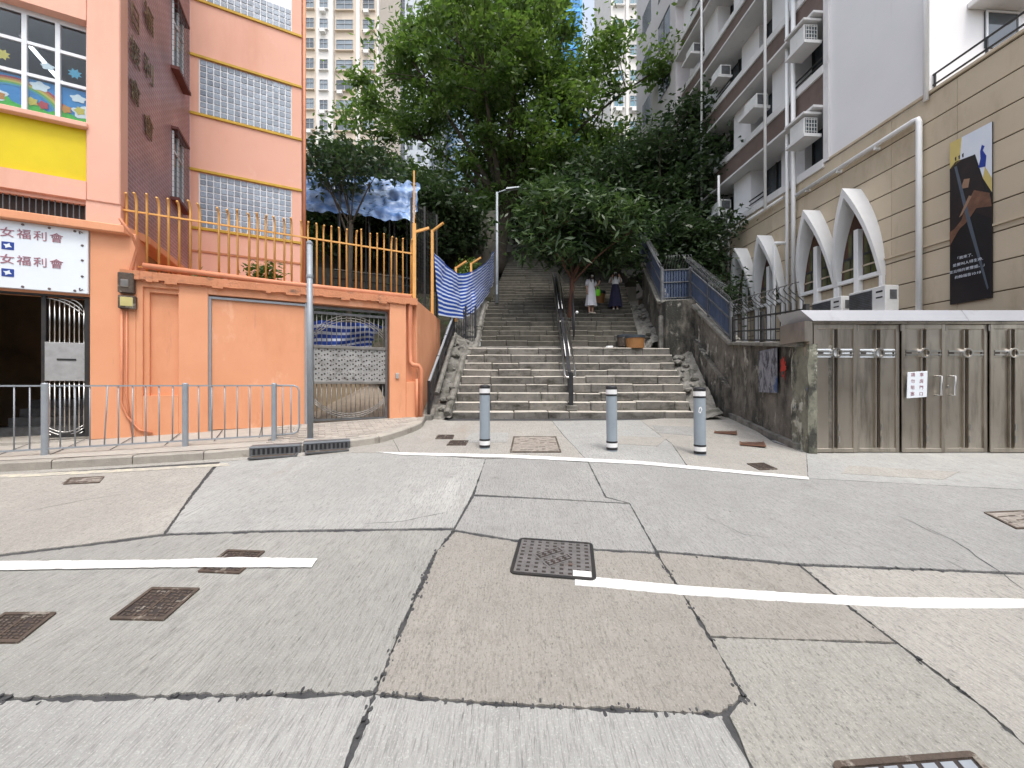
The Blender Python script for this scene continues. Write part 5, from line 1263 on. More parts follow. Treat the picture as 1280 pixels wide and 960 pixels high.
# ------------------------------------------------------------------ white apartment block above the church wing
WBK = thing('white_apartment_block', 'white block with brown bands and window ledges rising above the beige wall', 'building', (9.5, 0, 0), FRZ)
def wk(name, boxes, m, bevel=0.0, parent=None, **k):
    b = MB()
    for q in boxes: b.box(*q)
    return part(parent or WBK, name, b, m, bevel, **k)
X0, X1, X2, X3 = 8.20, 10.72, 18.6, 23.5
wk('blank_wall', [(X0, X1, -9, -.02, ZR - .5, 27)], M_wb)
wk('corner_strip', [(X1 - .16, X1, -.02, .05, ZR, 27)], M_wbtrim)
wk('core_wall', [(X1, X3, -9, -.75, ZR - .3, 27)], M_wb)
FH = 2.66
for fl in range(7):
    z = ZR + .02 + fl * FH
    wk('floor_slab', [(X1, X2, -.75, .06, z - .14, z + .10)], M_wbtrim, .012)
    wk('spandrel', [(X1, X2, -.70, .0, z + 1.62, z + FH - .14)], M_brownsp)
    wk('sunshade', [(X1, X2, -.70, .34, z + 1.545, z + 1.62)], M_wbtrim, .008)
    x = X1 + .1; k = 0
    while x < X2 - 1.3:
        w_ = 1.05
        wi = wk('window', [(x, x + w_, -.735, -.70, z + .10, z + 1.545)], M_glassdark)
        for q in (x, x + w_ / 2 - .025, x + w_ - .05): wk('window_frame', [(q, q + .05, -.70, -.65, z + .10, z + 1.545)], M_darkiron, parent=wi)
        wk('pier', [(x + w_, x + w_ + .95, -.75, -.10 if (k + fl) % 3 else -.42, z + .10, z + 1.545)], M_wb)
        if (k + fl) % 3 == 1: wk('balcony_rail', [(x, x + w_, -.06, -.03, z + .38, z + .42)], M_darkiron); wk('balcony_rail', [(x, x + w_, -.06, -.03, z + .24, z + .27)], M_darkiron)
        if (k + fl) % 2 == 0 and k > 0 and fl < 6:
            a = x + .22
            ac = wk('window_air_conditioner', [(a, a + .62, -.14, .30, z + .62, z + 1.06)], M_ac, .015)
            wk('ac_grille', [(a - .012, a - .001, -.08, .26, z + .68, z + 1.0)], M_rail_g, parent=ac)
            wk('ac_shelf', [(a - .08, a + .72, -.14, .46, z + .50, z + .60)], M_wbtrim, parent=ac)
        x += w_ + .95; k += 1
for xx in (11.0,):
    for fl in range(3):                       # big caged air conditioner boxes by the blank wall
        z = ZR + .75 + fl * FH
        ac = wk('window_air_conditioner', [(xx - .1, xx + .42, .05, .46, z + .16, z + .66)], M_ac, .015)
        wk('ac_grille', [(xx - .115, xx - .102, .09, .43, z + .21, z + .61)], M_glassdark, parent=ac)
        g = MB()
        for q in range(5): g.box(xx - .125, xx - .116, .08 + q * .082, .092 + q * .082, z + .18, z + .64)
        for q in range(4): g.box(xx - .127, xx - .117, .08, .43, z + .24 + q * .11, z + .252 + q * .11)
        part(ac, 'cage', g, M_ac)
        wk('ac_shelf', [(xx - .18, xx + .52, .0, .52, z + .06, z + .15)], M_wbtrim, parent=ac)
        wk('ac_hood', [(xx - .18, xx + .52, .0, .54, z + .70, z + .76)], M_wbtrim, parent=ac)
for x in (16.2, 12.5):
    part(WBK, 'drainpipe', MB().tube([(x, .40, ZR - .5), (x, .40, 26)], .045, 8), M_white, smooth=True)
# plain far wing
wk('far_wing_wall', [(X2 + .01, X3, -.75, .30, ZR - 1, 27)], mat('pink_white_wall', (.60, .57, .58), (.55, .52, .53), 1, rough=.85))
for fl in range(7):
    z = ZR + .5 + fl * FH
    wi = wk('window', [(19.2, 20.5, .27, .306, z + .4, z + 1.75)], M_glassdark)
    wk('window_frame', [(19.83, 19.87, .306, .33, z + .4, z + 1.75), (19.2, 20.5, .306, .33, z + 1.72, z + 1.76), (19.2, 20.5, .306, .33, z + .38, z + .42)], M_rail_g, parent=wi)
    wi = wk('window', [(21.4, 22.6, .27, .306, z + .4, z + 1.75)], M_glassdark)
# small fittings on the end face towards the street
wi = wk('window', [(8.17, 8.198, -2.1, -1.3, 8.8, 9.6)], M_glassdark)
wk('window_frame', [(8.15, 8.17, -2.1, -2.06, 8.8, 9.6), (8.15, 8.17, -1.34, -1.3, 8.8, 9.6), (8.15, 8.17, -2.06, -1.34, 9.56, 9.6)], M_winframe, parent=wi)
wk('window_hood', [(7.85, 8.2, -2.3, -.9, 9.62, 9.76)], M_wbtrim, .02)

# ------------------------------------------------------------------ handrails on the stairs
def handrail(name, label, y0, y1, zoff0, zoff1, w=.27):
    t = thing(name, label, 'handrail', (0, 0, 0), 0, 'handrails in the middle of the stairs')
    def pt(y, s, dz=0.0):
        f = (y - y0) / (y1 - y0); return (RAILX(y) + s * w / 2, y, (zoff0 + (zoff1 - zoff0) * f) + dz)
    pts = [pt(y1, -1), pt(y0 + .25, -1), pt(y0 + .06, -1, -.02), pt(y0, -.75, -.03), pt(y0, .75, -.03), pt(y0 + .06, 1, -.02), pt(y0 + .25, 1), pt(y1, 1)]
    part(t, 'rail_loop', MB().tube(pts, .024, 8), M_steel_b, smooth=True)
    part(t, 'rail_panel', MB().bar(Vector(pt(y0 + .1, 0, -.10)), Vector(pt(y1, 0, -.10)), .09, .05), M_black)
    for s in (-.45, .45): part(t, 'inner_rail', MB().tube([pt(y0 + .8, s, .03), pt(y1 - .5, s, .03)], .016, 6), M_steel_b, smooth=True)
    for i in range(3):
        y = y0 + .25 + i * (y1 - y0 - .4) / 2; b = pt(y, 0)
        part(t, 'post', MB().box(b[0] - .05, b[0] + .05, y - .05, y + .05, SZ(y) - .05, b[2] - .05), M_black, .004)
    return t
hr = handrail('handrail', 'black handrail with bright steel loop at the foot of the stairs', 9.55, 12.75, 1.70, 3.82)
part(hr, 'foot_post', MB().box(1.40, 1.50, 9.30, 9.40, .85, 1.78), M_black, .004)
part(hr, 'stone_foot', MB().box(1.32, 1.58, 9.16, 9.50, .85, .98), M_stone, .015)
handrail('handrail', 'black handrail with steel loop higher up beside the round tree', 12.7, 17.2, 3.62, 6.55)
bh = thing('side_handrail', 'thin black hooked rail right of the central handrail', 'handrail')
part(bh, 'rail', MB().tube([(1.98, 12.1, 3.0), (1.98, 12.1, 3.72), (2.0, 12.3, 3.86), (2.25, 14.2, 4.95), (2.25, 14.2, 4.1)], .022, 6), M_black, smooth=True)
for y in (12.5, 13.3): part(bh, 'post', MB().tube([(1.98 + .12 * (y - 12.2), y, SZ(y)), (1.98 + .13 * (y - 12.2), y, 3.86 + .56 * (y - 12.3))], .018, 6), M_black)
part(bh, 'cap', MB().lathe([(.01, 0), (.045, .03), (.045, .06), (.01, .09)], 10, (2.07, 12.1, 3.74)), M_whiteband)

# black sloping fence between the orange wall and the gutter
bk = thing('black_fence', 'black iron fence sloping up beside the orange return wall', 'fence')
def bkz(y): return .78 + .74 * (y - 9.0)
part(bk, 'base_block', MB().box(-2.10, -1.86, 8.78, 9.05, .60, .78), M_rubble, .02)
for y in (9.0, 9.9, 10.8, 11.8):
    part(bk, 'post', MB().box(-2.0 + .05 * (y - 9), -1.94 + .05 * (y - 9), y - .03, y + .03, bkz(y) - .15, bkz(y) + .80), M_black)
for dz in (.12, .45): part(bk, 'rail', MB().bar((-1.96, 9.0, bkz(9) + dz), (-1.82, 11.8, bkz(11.8) + dz), .03, .035), M_black)
part(bk, 'top_rail', MB().bar((-1.96, 9.0, bkz(9) + .78), (-1.82, 11.8, bkz(11.8) + .78), .05, .04), M_galv)
sl = MB().add([(-.006, -.02, -.015), (.006, -.02, -.015), (.006, .02, .015), (-.006, .02, .015), (-.006, -.02, .645), (.006, -.02, .645), (.006, .02, .675), (-.006, .02, .675)], [(3, 2, 1, 0), (4, 5, 6, 7), (0, 1, 5, 4), (1, 2, 6, 5), (2, 3, 7, 6), (3, 0, 4, 7)]).mesh('bar'); sl.materials.append(M_black)
for i in range(26):
    y = 9.08 + i * .104; part(bk, 'bar', sl, None, loc=(-1.97 + .05 * (y - 9), y, bkz(y) + .12))
sg2 = thing('black_side_gate', 'small black barred gate beside the striped tarpaulin', 'gate')
for x in (-1.98, -1.50, -1.18): part(sg2, 'post', MB().box(x - .03, x + .03, 12.27, 12.33, 2.75, 4.02), M_black)
for z in (3.0, 3.75): part(sg2, 'rail', MB().box(-1.98, -1.18, 12.285, 12.315, z, z + .04), M_black)
gb_ = MB().box(-.010, .010, 12.29, 12.31, 2.9, 3.92).mesh('bar'); gb_.materials.append(M_black)
for i in range(11): part(sg2, 'bar', gb_, None, loc=(-1.93 + i * .072, 0, 0))

# striped tarpaulin on orange angle posts
def stripe_mat():
    m = bpy.data.materials.new('striped_tarpaulin'); m.use_nodes = True; n, l = m.node_tree.nodes, m.node_tree.links; b = n['Principled BSDF']
    at = n.new('ShaderNodeUVMap'); sp = n.new('ShaderNodeSeparateXYZ'); l.new(at.outputs[0], sp.inputs[0])
    f = n.new('ShaderNodeMath'); f.operation = 'FRACT'; l.new(sp.outputs[1], f.inputs[0])
    g = n.new('ShaderNodeMath'); g.operation = 'GREATER_THAN'; g.inputs[1].default_value = .42; l.new(f.outputs[0], g.inputs[0])
    x = n.new('ShaderNodeMix'); x.data_type = 'RGBA'; l.new(g.outputs[0], x.inputs[0]); x.inputs[6].default_value = (.60, .66, .78, 1); x.inputs[7].default_value = (.02, .07, .36, 1)
    l.new(x.outputs[2], b.inputs['Base Color']); b.inputs['Roughness'].default_value = .38
    return m
M_stripe = stripe_mat()
def tarp(name, label, cols, nst, nv=14, amp=.06, cat='tarpaulin', nu=14):
    """cols: list of (bottom xyz, top xyz); wrinkled striped sheet"""
    mb = MB(); pts = []; uvs = []
    for i in range(len(cols) - 1):
        for q in range(nu):
            t = q / nu; pts.append((Vector(cols[i][0]).lerp(Vector(cols[i + 1][0]), t), Vector(cols[i][1]).lerp(Vector(cols[i + 1][1]), t)))
    pts.append((Vector(cols[-1][0]), Vector(cols[-1][1])))
    for i, (a, b) in enumerate(pts):
        for j in range(nv + 1):
            p = a.lerp(b, j / nv)
            e = amp * (nz(i * .25, j * .18, 3) + .6 * nz(i * .6, j * .35, 8)); sag = -.04 * math.sin(math.pi * ((i % nu) / nu)) * (j / nv)
            mb.v.append((p.x + e, p.y - e * .6, p.z + sag)); uvs.append((i * .1, j / nv * nst + .25 * nz(i * .12, j * .1)))
    w = nv + 1
    for i in range(len(pts) - 1):
        for j in range(nv): mb.f.append((i * w + j, (i + 1) * w + j, (i + 1) * w + j + 1, i * w + j + 1))
    me = bpy.data.meshes.new(name); me.from_pydata(mb.v, [], mb.f); me.update()
    uv = me.uv_layers.new(name='UVMap')
    for lp in me.loops: uv.data[lp.index].uv = uvs[lp.vertex_index]
    me.polygons.foreach_set('use_smooth', [True] * len(me.polygons)); me.materials.append(M_stripe)
    return single(name, me, None, label, cat)
tarp('tarpaulin', 'blue and white striped tarpaulin fence left of the stairs', [((-2.05, 10.6, 3.42), (-2.18, 10.6, 5.16)), ((-1.56, 12.4, 3.62), (-1.75, 12.2, 5.05)), ((-1.25, 13.2, 4.05), (-1.38, 13.2, 5.42)), ((-.98, 16.0, 5.30), (-1.0, 16.0, 6.72)), ((-.85, 18.0, 6.4), (-.85, 18.0, 7.9))], 13)
for k, (x, y, z0, z1, bx) in enumerate(((-2.20, 10.5, 3.4, 5.75, .32), (-1.80, 12.2, 3.5, 5.25, .35), (-1.42, 13.2, 4.0, 5.7, .35))):
    t = thing('angle_post', 'orange cranked fence post holding the striped tarpaulin, ' + ('nearest one', 'middle one', 'farthest one')[k], 'post', (x, y, z0), 0, 'cranked orange posts')
    part(t, 'post', MB().box(-.035, .035, -.035, .035, 0, z1 - z0), M_fence_o)
    part(t, 'arm', MB().bar((0, 0, z1 - z0 - .03), (bx, -.1, z1 - z0 + .16), .06, .05), M_fence_o)
t = thing('mesh_screen', 'dark wire mesh screen behind the orange railing end', 'screen')
g = MB()
for i in range(17): g.box(-2.62 + i * .028, -2.614 + i * .028, 9.9 + i * .06, 9.906 + i * .06, 3.35, 6.3)
for i in range(34): g.bar((-2.62, 9.9, 3.4 + i * .085), (-2.16, 10.9, 3.4 + i * .085), .006, .006)
part(t, 'mesh', g, M_darkiron); 
for (x, y) in ((-2.62, 9.9), (-2.39, 10.4), (-2.16, 10.9)): part(t, 'post', MB().box(x - .025, x + .025, y - .025, y + .025, 3.3, 6.35), M_darkiron)

# lamp post on the left edge of the stairs
lp = thing('street_lamp', 'slim grey street lamp on the left edge of the stairs', 'street lamp', (-.62, 15.75, SZ(15.75) - .02))
part(lp, 'pole', MB().tube([(0, 0, 0), (0, 0, 1.1), (0, 0, 4.6)], [.075, .062, .05], 12), M_galv, smooth=True)
part(lp, 'door', MB().box(-.04, .04, -.078, -.06, .35, .75), M_galv)
part(lp, 'arm', MB().tube([(0, 0, 4.5), (.1, 0, 4.62), (.45, -.05, 4.70)], .025, 8), M_galv, smooth=True)
part(lp, 'lamp_head', MB().add([(.35, -.15, 4.66), (.98, -.15, 4.74), (.98, .06, 4.74), (.35, .06, 4.66), (.40, -.10, 4.76), (.92, -.10, 4.81), (.92, .02, 4.81), (.40, .02, 4.76)], [(3, 2, 1, 0), (4, 5, 6, 7), (0, 1, 5, 4), (1, 2, 6, 5), (2, 3, 7, 6), (3, 0, 4, 7)]), M_galv, .01)

# tubs and litter on the landings
def tub(label, x, y, z, r, h, m=M_terracotta):
    t = thing('planter_tub', label, 'planter', (x, y, z), 0, 'round tubs on the stairs')
    part(t, 'tub', MB().lathe([(r * .9, 0), (r, h * .9), (r * 1.0, h)], 24), m)
    part(t, 'rim', MB().lathe([(r * 1.06, h * .86), (r * 1.07, h * 1.08), (r * .98, h * 1.10), (r * .96, h * 1.02), (.02, h * .98)], 24), M_tubrim)
tub('orange tub with dark rim at the right end of the first landing', 3.78, 11.66, 2.59, .28, .36)
tub('dull brown tub behind the orange tub on the first landing', 3.58, 12.05, 2.68, .24, .34, M_rust)
tub('orange tub on the upper steps between the two women', 3.62, 16.05, 4.80, .30, .55)
single('litter', MB().obox((3.05, 11.9, 2.66), (.09, .02, 0), (-.02, .06, 0), (.01, 0, .03)), M_whiteband, 'small white scrap of litter on the first landing', 'litter', bevel=.01)

# ------------------------------------------------------------------ two women on the stairs
M_skin = mat('skin', (.50, .30, .215), (.46, .27, .19), 6, rough=.55)
M_hair = mat('black_hair', (.010, .009, .009), (.016, .013, .012), 30, rough=.4)
M_dress = mat('white_dress', (.70, .70, .74), (.62, .62, .66), 7, rough=.85)
M_navy = mat('navy_skirt', (.020, .020, .055), (.014, .014, .04), 7, rough=.85)
M_top = mat('white_top', (.72, .74, .78), (.64, .68, .74), 9, rough=.85)
M_mask = mat('white_mask', (.78, .80, .82), rough=.8)
M_shoe = mat('beige_shoe', (.62, .55, .46), rough=.6)
M_green = mat('green_bag', (.16, .55, .015), (.12, .46, .012), 6, rough=.5)
def skin_body(name, parent, joints, edges, m):
    me = bpy.data.meshes.new(name); me.from_pydata([j[:3] for j in joints], edges, [])
    ob = bpy.data.objects.new(name, me); COL.objects.link(ob)
    sk = ob.modifiers.new('skin', 'SKIN'); sk.use_smooth_shade = True
    for i, j in enumerate(joints):
        r = j[3]; me.skin_vertices[0].data[i].radius = r if isinstance(r, tuple) else (r, r)
    me.skin_vertices[0].data[0].use_root = True
    ss = ob.modifiers.new('sub', 'SUBSURF'); ss.levels = 2; ss.render_levels = 2
    bpy.context.view_layer.update()
    m2 = bpy.data.meshes.new_from_object(ob.evaluated_get(bpy.context.evaluated_depsgraph_get()))
    bpy.data.objects.remove(ob); m2.materials.clear(); m2.materials.append(m)
    return part(parent, name, m2, None)
def loft(rings, n=20, fold=0.0, nf=7, arc=None):
    """rings: (cx, cy, z, rx, ry); cloth tube with optional folds growing downwards"""
    mb = MB(); k = len(rings)
    for i, (cx, cy, z, rx, ry) in enumerate(rings):
        fa = fold * (1 - i / (k - 1))
        for q in range(n):
            t = 2 * math.pi * q / n; f = 1 + fa * math.sin(nf * t + 1)
            mb.v.append((cx + rx * f * math.cos(t), cy + ry * f * math.sin(t), z))
    for i in range(k - 1):
        for q in range(n): mb.f.append((i * n + q, i * n + (q + 1) % n, (i + 1) * n + (q + 1) % n, (i + 1) * n + q))
    return mb
def woman(label, x, y, z, rz, outfit):
    t = thing('person', label, 'person', (x, y, z), rz)
    # facing local -Y; +X is her left
    J = [(0, 0, .86, (.13, .10)), (0, 0, 1.05, (.105, .085)), (0, .0, 1.22, (.135, .095)), (0, .01, 1.30, (.11, .07)), (0, .0, 1.37, .048), (0, -.02, 1.44, (.068, .078)), (0, -.02, 1.53, (.066, .08)),
         (.075, 0, .78, .085), (.07, -.01, .45, .055), (.07, .01, .25, .05), (.07, .02, .07, .034), (.075, -.10, .03, .032),
         (-.075, 0, .78, .085), (-.07, -.01, .45, .055), (-.07, .01, .25, .05), (-.07, .02, .07, .034), (-.075, -.10, .03, .032)]
    E = [(0, 1), (1, 2), (2, 3), (3, 4), (4, 5), (5, 6), (0, 7), (7, 8), (8, 9), (9, 10), (10, 11), (0, 12), (12, 13), (13, 14), (14, 15), (15, 16)]
    def arm(side, el, wr, hd):
        n = len(J); J.extend([(side * .155, .01, 1.285, .045), (*el, .036), (*wr, .025), (*hd, (.030, .018))]); E.extend([(3, n), (n, n + 1), (n + 1, n + 2), (n + 2, n + 3)])
        d = (Vector(hd) - Vector(wr)).normalized(); sd = d.cross(Vector((0, 0, 1)))
        sd = sd.normalized() if sd.length > .1 else Vector((1, 0, 0))
        for k in range(4):
            b = Vector(hd) + sd * (.012 * (k - 1.5)); L = (.055, .065, .060, .048)[k]; m_ = b + d * L * .6; e = m_ + (d * .5 + Vector((0, -.3, .35))).normalized() * L * .5
            i0 = len(J); J.extend([(*(b + d * .012), .0085), (*m_, .008), (*e, .007)]); E.extend([(n + 3, i0), (i0, i0 + 1), (i0 + 1, i0 + 2)])
        i0 = len(J); th = Vector(hd) - d * .02 + sd * .03; J.extend([(*th, .010), (*(th + d * .035 + sd * .012), .008)]); E.extend([(n + 3, i0), (i0, i0 + 1)])
    if outfit == 'dress':
        arm(-1, (-.20, .02, 1.05), (-.19, -.03, .84), (-.19, -.05, .76)); arm(1, (.20, -.02, 1.06), (.20, -.24, 1.16), (.19, -.30, 1.21))
    else:
        arm(-1, (-.21, -.02, 1.08), (-.14, -.24, 1.22), (-.12, -.28, 1.28)); arm(1, (.21, -.02, 1.08), (.16, -.24, 1.24), (.13, -.28, 1.30))
    skin_body('body', t, J, E, M_skin)
    part(t, 'hair', MB().lathe([(.01, 1.615), (.055, 1.605), (.088, 1.565), (.098, 1.50), (.098, 1.42), (.09, 1.34), (.075, 1.26), (.05, 1.20)], 16, (0, .035, 0)), M_hair, smooth=True)
    for s in (-1, 1): part(t, 'hair_lock', MB().tube([(s * .072, -.05, 1.56), (s * .085, -.075, 1.45), (s * .085, -.105, 1.33), (s * .075, -.125, 1.19)], [.022, .032, .034, .014], 8), M_hair, smooth=True)
    part(t, 'fringe', MB().obox((0, -.085, 1.575), (.06, 0, 0), (0, .02, 0), (0, .012, .024)), M_hair, .012)
    mk = MB(); rr_ = ((1.425, .055), (1.445, .066), (1.478, .068))
    for (z_, r_) in rr_:
        for q in range(9): a_ = R(205 + q * 16.25); mk.v.append((r_ * math.cos(a_), -.042 + (r_ + .012) * math.sin(a_), z_))
    for i_ in range(2):
        for q in range(8): mk.f.append((i_ * 9 + q, i_ * 9 + q + 1, i_ * 9 + q + 10, i_ * 9 + q + 9))
    part(t, 'face_mask', mk, M_mask, smooth=True)
    for s in (-1, 1):
        part(t, 'eye', MB().obox((s * .027, -.102, 1.515), (.012, 0, 0), (0, .004, 0), (0, 0, .006)), M_hair)
        part(t, 'shoe', loft([(s * .075, -.07, .0, .042, .11), (s * .075, -.07, .03, .042, .11), (s * .075, -.04, .06, .036, .075)], 12), M_shoe, smooth=True)
    if outfit == 'dress':
        part(t, 'dress', loft([(0, 0, .30, .235, .19), (0, 0, .50, .205, .165), (0, 0, .75, .175, .14), (0, 0, .90, .165, .13), (0, 0, 1.06, .128, .108), (0, 0, 1.20, .155, .118), (0, .005, 1.29, .165, .10), (0, .01, 1.335, .075, .065)], 28, .09, 7), M_dress, smooth=True)
        part(t, 'sleeve', MB().tube([(-.14, .01, 1.30), (-.185, .015, 1.20), (-.20, .02, 1.08)], [.06, .062, .058], 10), M_dress, smooth=True)
        part(t, 'sleeve', MB().tube([(.14, .01, 1.30), (.185, 0, 1.20), (.20, -.01, 1.09)], [.06, .062, .058], 10), M_dress, smooth=True)
    else:
        part(t, 'skirt', loft([(0, 0, .12, .26, .21), (0, 0, .40, .225, .185), (0, 0, .75, .175, .145), (0, 0, .95, .135, .115), (0, 0, 1.04, .12, .10)], 32, .11, 9), M_navy, smooth=True)
        part(t, 'top', loft([(0, 0, 1.02, .125, .105), (0, 0, 1.20, .155, .118), (0, .005, 1.29, .165, .10), (0, .01, 1.335, .075, .065)], 20), M_top, smooth=True)
        for s in (-1, 1): part(t, 'sleeve', MB().tube([(s * .14, .01, 1.30), (s * .19, 0, 1.20), (s * .208, -.015, 1.10)], [.058, .06, .056], 10), M_top, smooth=True)
    return t
p1z, p2z = 2.90 + .2183 * 6, 2.90 + .2183 * 7
woman('woman in a white dress and face mask looking at a phone on the stairs', 3.06, 14.70, p1z, R(-18) + R(40), 'dress')
woman('woman in a white top and long navy skirt with face mask on the stairs', 4.10, 15.08, p2z, R(-12), 'skirt')
def placed(x, y, z, rz, q): v = Matrix.Rotation(rz, 3, 'Z') @ Vector(q); return (x + v.x, y + v.y, z + v.z)
ph = MB().box(-.036, .036, -.005, .005, -.07, .07).mesh('phone', .004); ph.materials.append(M_black)
o = single('phone', ph, None, 'phone held up by the woman in the white dress', 'phone'); o.location = placed(3.06, 14.70, p1z, R(22), (.19, -.35, 1.27)); o.rotation_euler = (R(-30), 0, R(22))
o = single('phone', ph, None, 'phone held by the woman in the navy skirt', 'phone'); o.location = placed(4.10, 15.08, p2z, R(-12), (.0, -.32, 1.33)); o.rotation_euler = (R(-25), 0, R(-12))
bg = thing('handbag', 'bright green bag on the arm of the woman in the white dress', 'bag', placed(3.06, 14.70, p1z, R(22), (.24, -.10, .70)), R(22))
part(bg, 'bag', loft([(0, 0, .0, .09, .05), (0, 0, .06, .11, .065), (0, 0, .18, .115, .06), (0, 0, .24, .10, .03)], 16), M_green, smooth=True)
part(bg, 'strap', MB().tube([(-.08, 0, .22), (-.05, 0, .34), (0, 0, .37), (.05, 0, .34), (.08, 0, .22)], .010, 6), M_green, smooth=True)

# ------------------------------------------------------------------ hillside behind
def hz(x, y):
    base = 2.3 + .52 * max(0, y - 12)
    base = min(base, 12 + .05 * (y - 30)) if y > 30 else base
    return base + .35 * nz(x * .4, y * .4) + .8 * nz(x * .12, y * .12)
def hill(name, x0, x1, y0, y1, fx):
    mb = MB(); nx, ny = 36, 40
    for j in range(ny + 1):
        y = y0 + (y1 - y0) * (j / ny) ** 1.6
        a, b = fx(y)
        for i in range(nx + 1):
            x = a + (b - a) * i / nx; mb.v.append((x, y, hz(x, y) - .1))
    w = nx + 1
    for j in range(ny):
        for i in range(nx): mb.f.append((j * w + i, j * w + i + 1, (j + 1) * w + i + 1, (j + 1) * w + i))
    return struct(name, mb, M_soil)
hill('hillside', 0, 0, 14.2, 120, lambda y: (-60, SXL(min(y, 26)) - .35))
hill('hillside', 0, 0, 12.35, 120, lambda y: (SXR(min(y, 20)) + .95, 60))
mb = MB()
for j, y in enumerate((25.6, 30, 60, 120)):
    for x in (-2, 10): mb.v.append((x, y, 10.30 if y < 31 else hz(x, y) - .15))
for j in range(3): mb.f.append((2 * j, 2 * j + 1, 2 * j + 3, 2 * j + 2))
struct('upper_terrace', mb, M_pave)

single('hilltop_wall', wall_mesh([(-9, 29.6, 9.5, 15.0), (9, 29.6, 9.5, 15.5)][::-1], .4, 20, .05), mat('hilltop_render', (.30, .29, .28), (.22, .21, .20), .8, rough=.9, layers=[((.10, .10, .09), 1.2, .5, .7, (1, 1, .4))]), 'grey wall at the top of the stairs behind the trees', 'wall')
# dark hillside retaining wall under the big tree, and a ramp yard behind the driveway gate
single('hill_wall', wall_mesh([(-.78, 19.3, 4.5, 10.1), (-4.6, 19.6, 4.5, 9.8), (-9.5, 17.6, 4.0, 8.4)][::-1], .5, 26, .06), M_dark_wall, 'dark concrete hillside wall below the big tree', 'wall')
rp = thing('ramp', 'pale concrete ramp with side wall behind the driveway gate', 'ramp', LO, LRZ)
part(rp, 'ramp_slab', MB().add([(2.8, .4, .6), (4.6, .4, .62), (4.6, 4.6, 1.6), (2.6, 4.6, .62), (2.8, .4, .3), (4.6, .4, .3), (4.6, 4.6, .3), (2.6, 4.6, .3)], [(0, 1, 2, 3), (4, 7, 6, 5), (0, 4, 5, 1), (1, 5, 6, 2), (2, 6, 7, 3), (3, 7, 4, 0)]), mat('ramp_concrete', (.30, .25, .19), (.22, .18, .14), 3, bump=.4))
part(rp, 'ramp_wall', MB().add([(2.0, 3.4, .4), (4.7, 4.4, .4), (4.7, 4.6, .4), (2.0, 3.6, .4), (2.0, 3.4, 1.75), (4.7, 4.4, 2.35), (4.7, 4.6, 2.35), (2.0, 3.6, 1.75)], [(3, 2, 1, 0), (4, 5, 6, 7), (0, 1, 5, 4), (1, 2, 6, 5), (2, 3, 7, 6), (3, 0, 4, 7)]), mat('yard_wall', (.40, .33, .23), (.30, .24, .17), 3, bump=.5, layers=[((.15, .12, .09), 2.5, .55, .75, (1, 1, .4))]))
def wl3(s, k, z): x, y = wall_pt(s, k); return (x, y, z)
tarp('tarpaulin', 'blue and white striped sheet hanging behind the driveway gate', [(wl3(1.8, 5.4, 1.9), wl3(1.8, 5.0, 3.3)), (wl3(3.0, 5.5, 2.0), wl3(3.0, 5.0, 3.55)), (wl3(4.4, 5.8, 2.45), wl3(4.5, 5.2, 3.6)), (wl3(5.6, 6.0, 2.6), wl3(5.6, 5.4, 3.5))], 7, amp=.14)
yb = single('yard_back_wall', wall_mesh([wl3(-1, 8.2, .3) + (6.0,), wl3(6.2, 8.2, .3) + (6.2,)][::-1], .3, 16, .05), M_dark_wall, 'dark wall at the back of the yard behind the orange railing', 'wall')
# sheeting slung between the trees over the yard
M_sheet = mat('blue_grey_sheeting', (.07, .19, .48), (.36, .47, .64), 2.5, rough=.35, stretch=(.6, .3, 2.0), layers=[((.04, .07, .13), 3, .54, .64, (1, 1, 1.6))])
mb = MB(); nx, ny = 46, 18
for i in range(nx + 1):
    for j in range(ny + 1):
        mb.v.append((-7.9 + i * .095, 14.6 - j * .05 + .30 * nz(i * .3, j * .3), 9.75 - j * .105 - .012 * i + .12 * nz(i * .35, j * .25, 4)))
for i in range(nx):
    for j in range(ny): a = i * (ny + 1) + j; mb.f.append((a, a + 1, a + ny + 2, a + ny + 1))
single('sheeting', mb, M_sheet, 'blue grey plastic sheeting slung under the trees behind the orange railing', 'sheeting', smooth=True)
mb = MB()
sc = thing('scaffold', 'dark scaffold poles behind the orange railing under the trees', 'scaffold')
for i, s in enumerate((3.6, 4.6, 5.5, 6.2)):
    for k in (6.4, 7.6):
        x, y = wall_pt(s, k); part(sc, 'upright', MB().tube([(x, y, 2.0), (x, y, 9.0)], .035, 6), M_darkiron)
for z in (4.2, 5.6):
    for k in (6.4, 7.6): a, b = wl3(3.4, k, z), wl3(6.4, k, z); part(sc, 'ledger', MB().tube([a, b], .03, 6), M_darkiron)

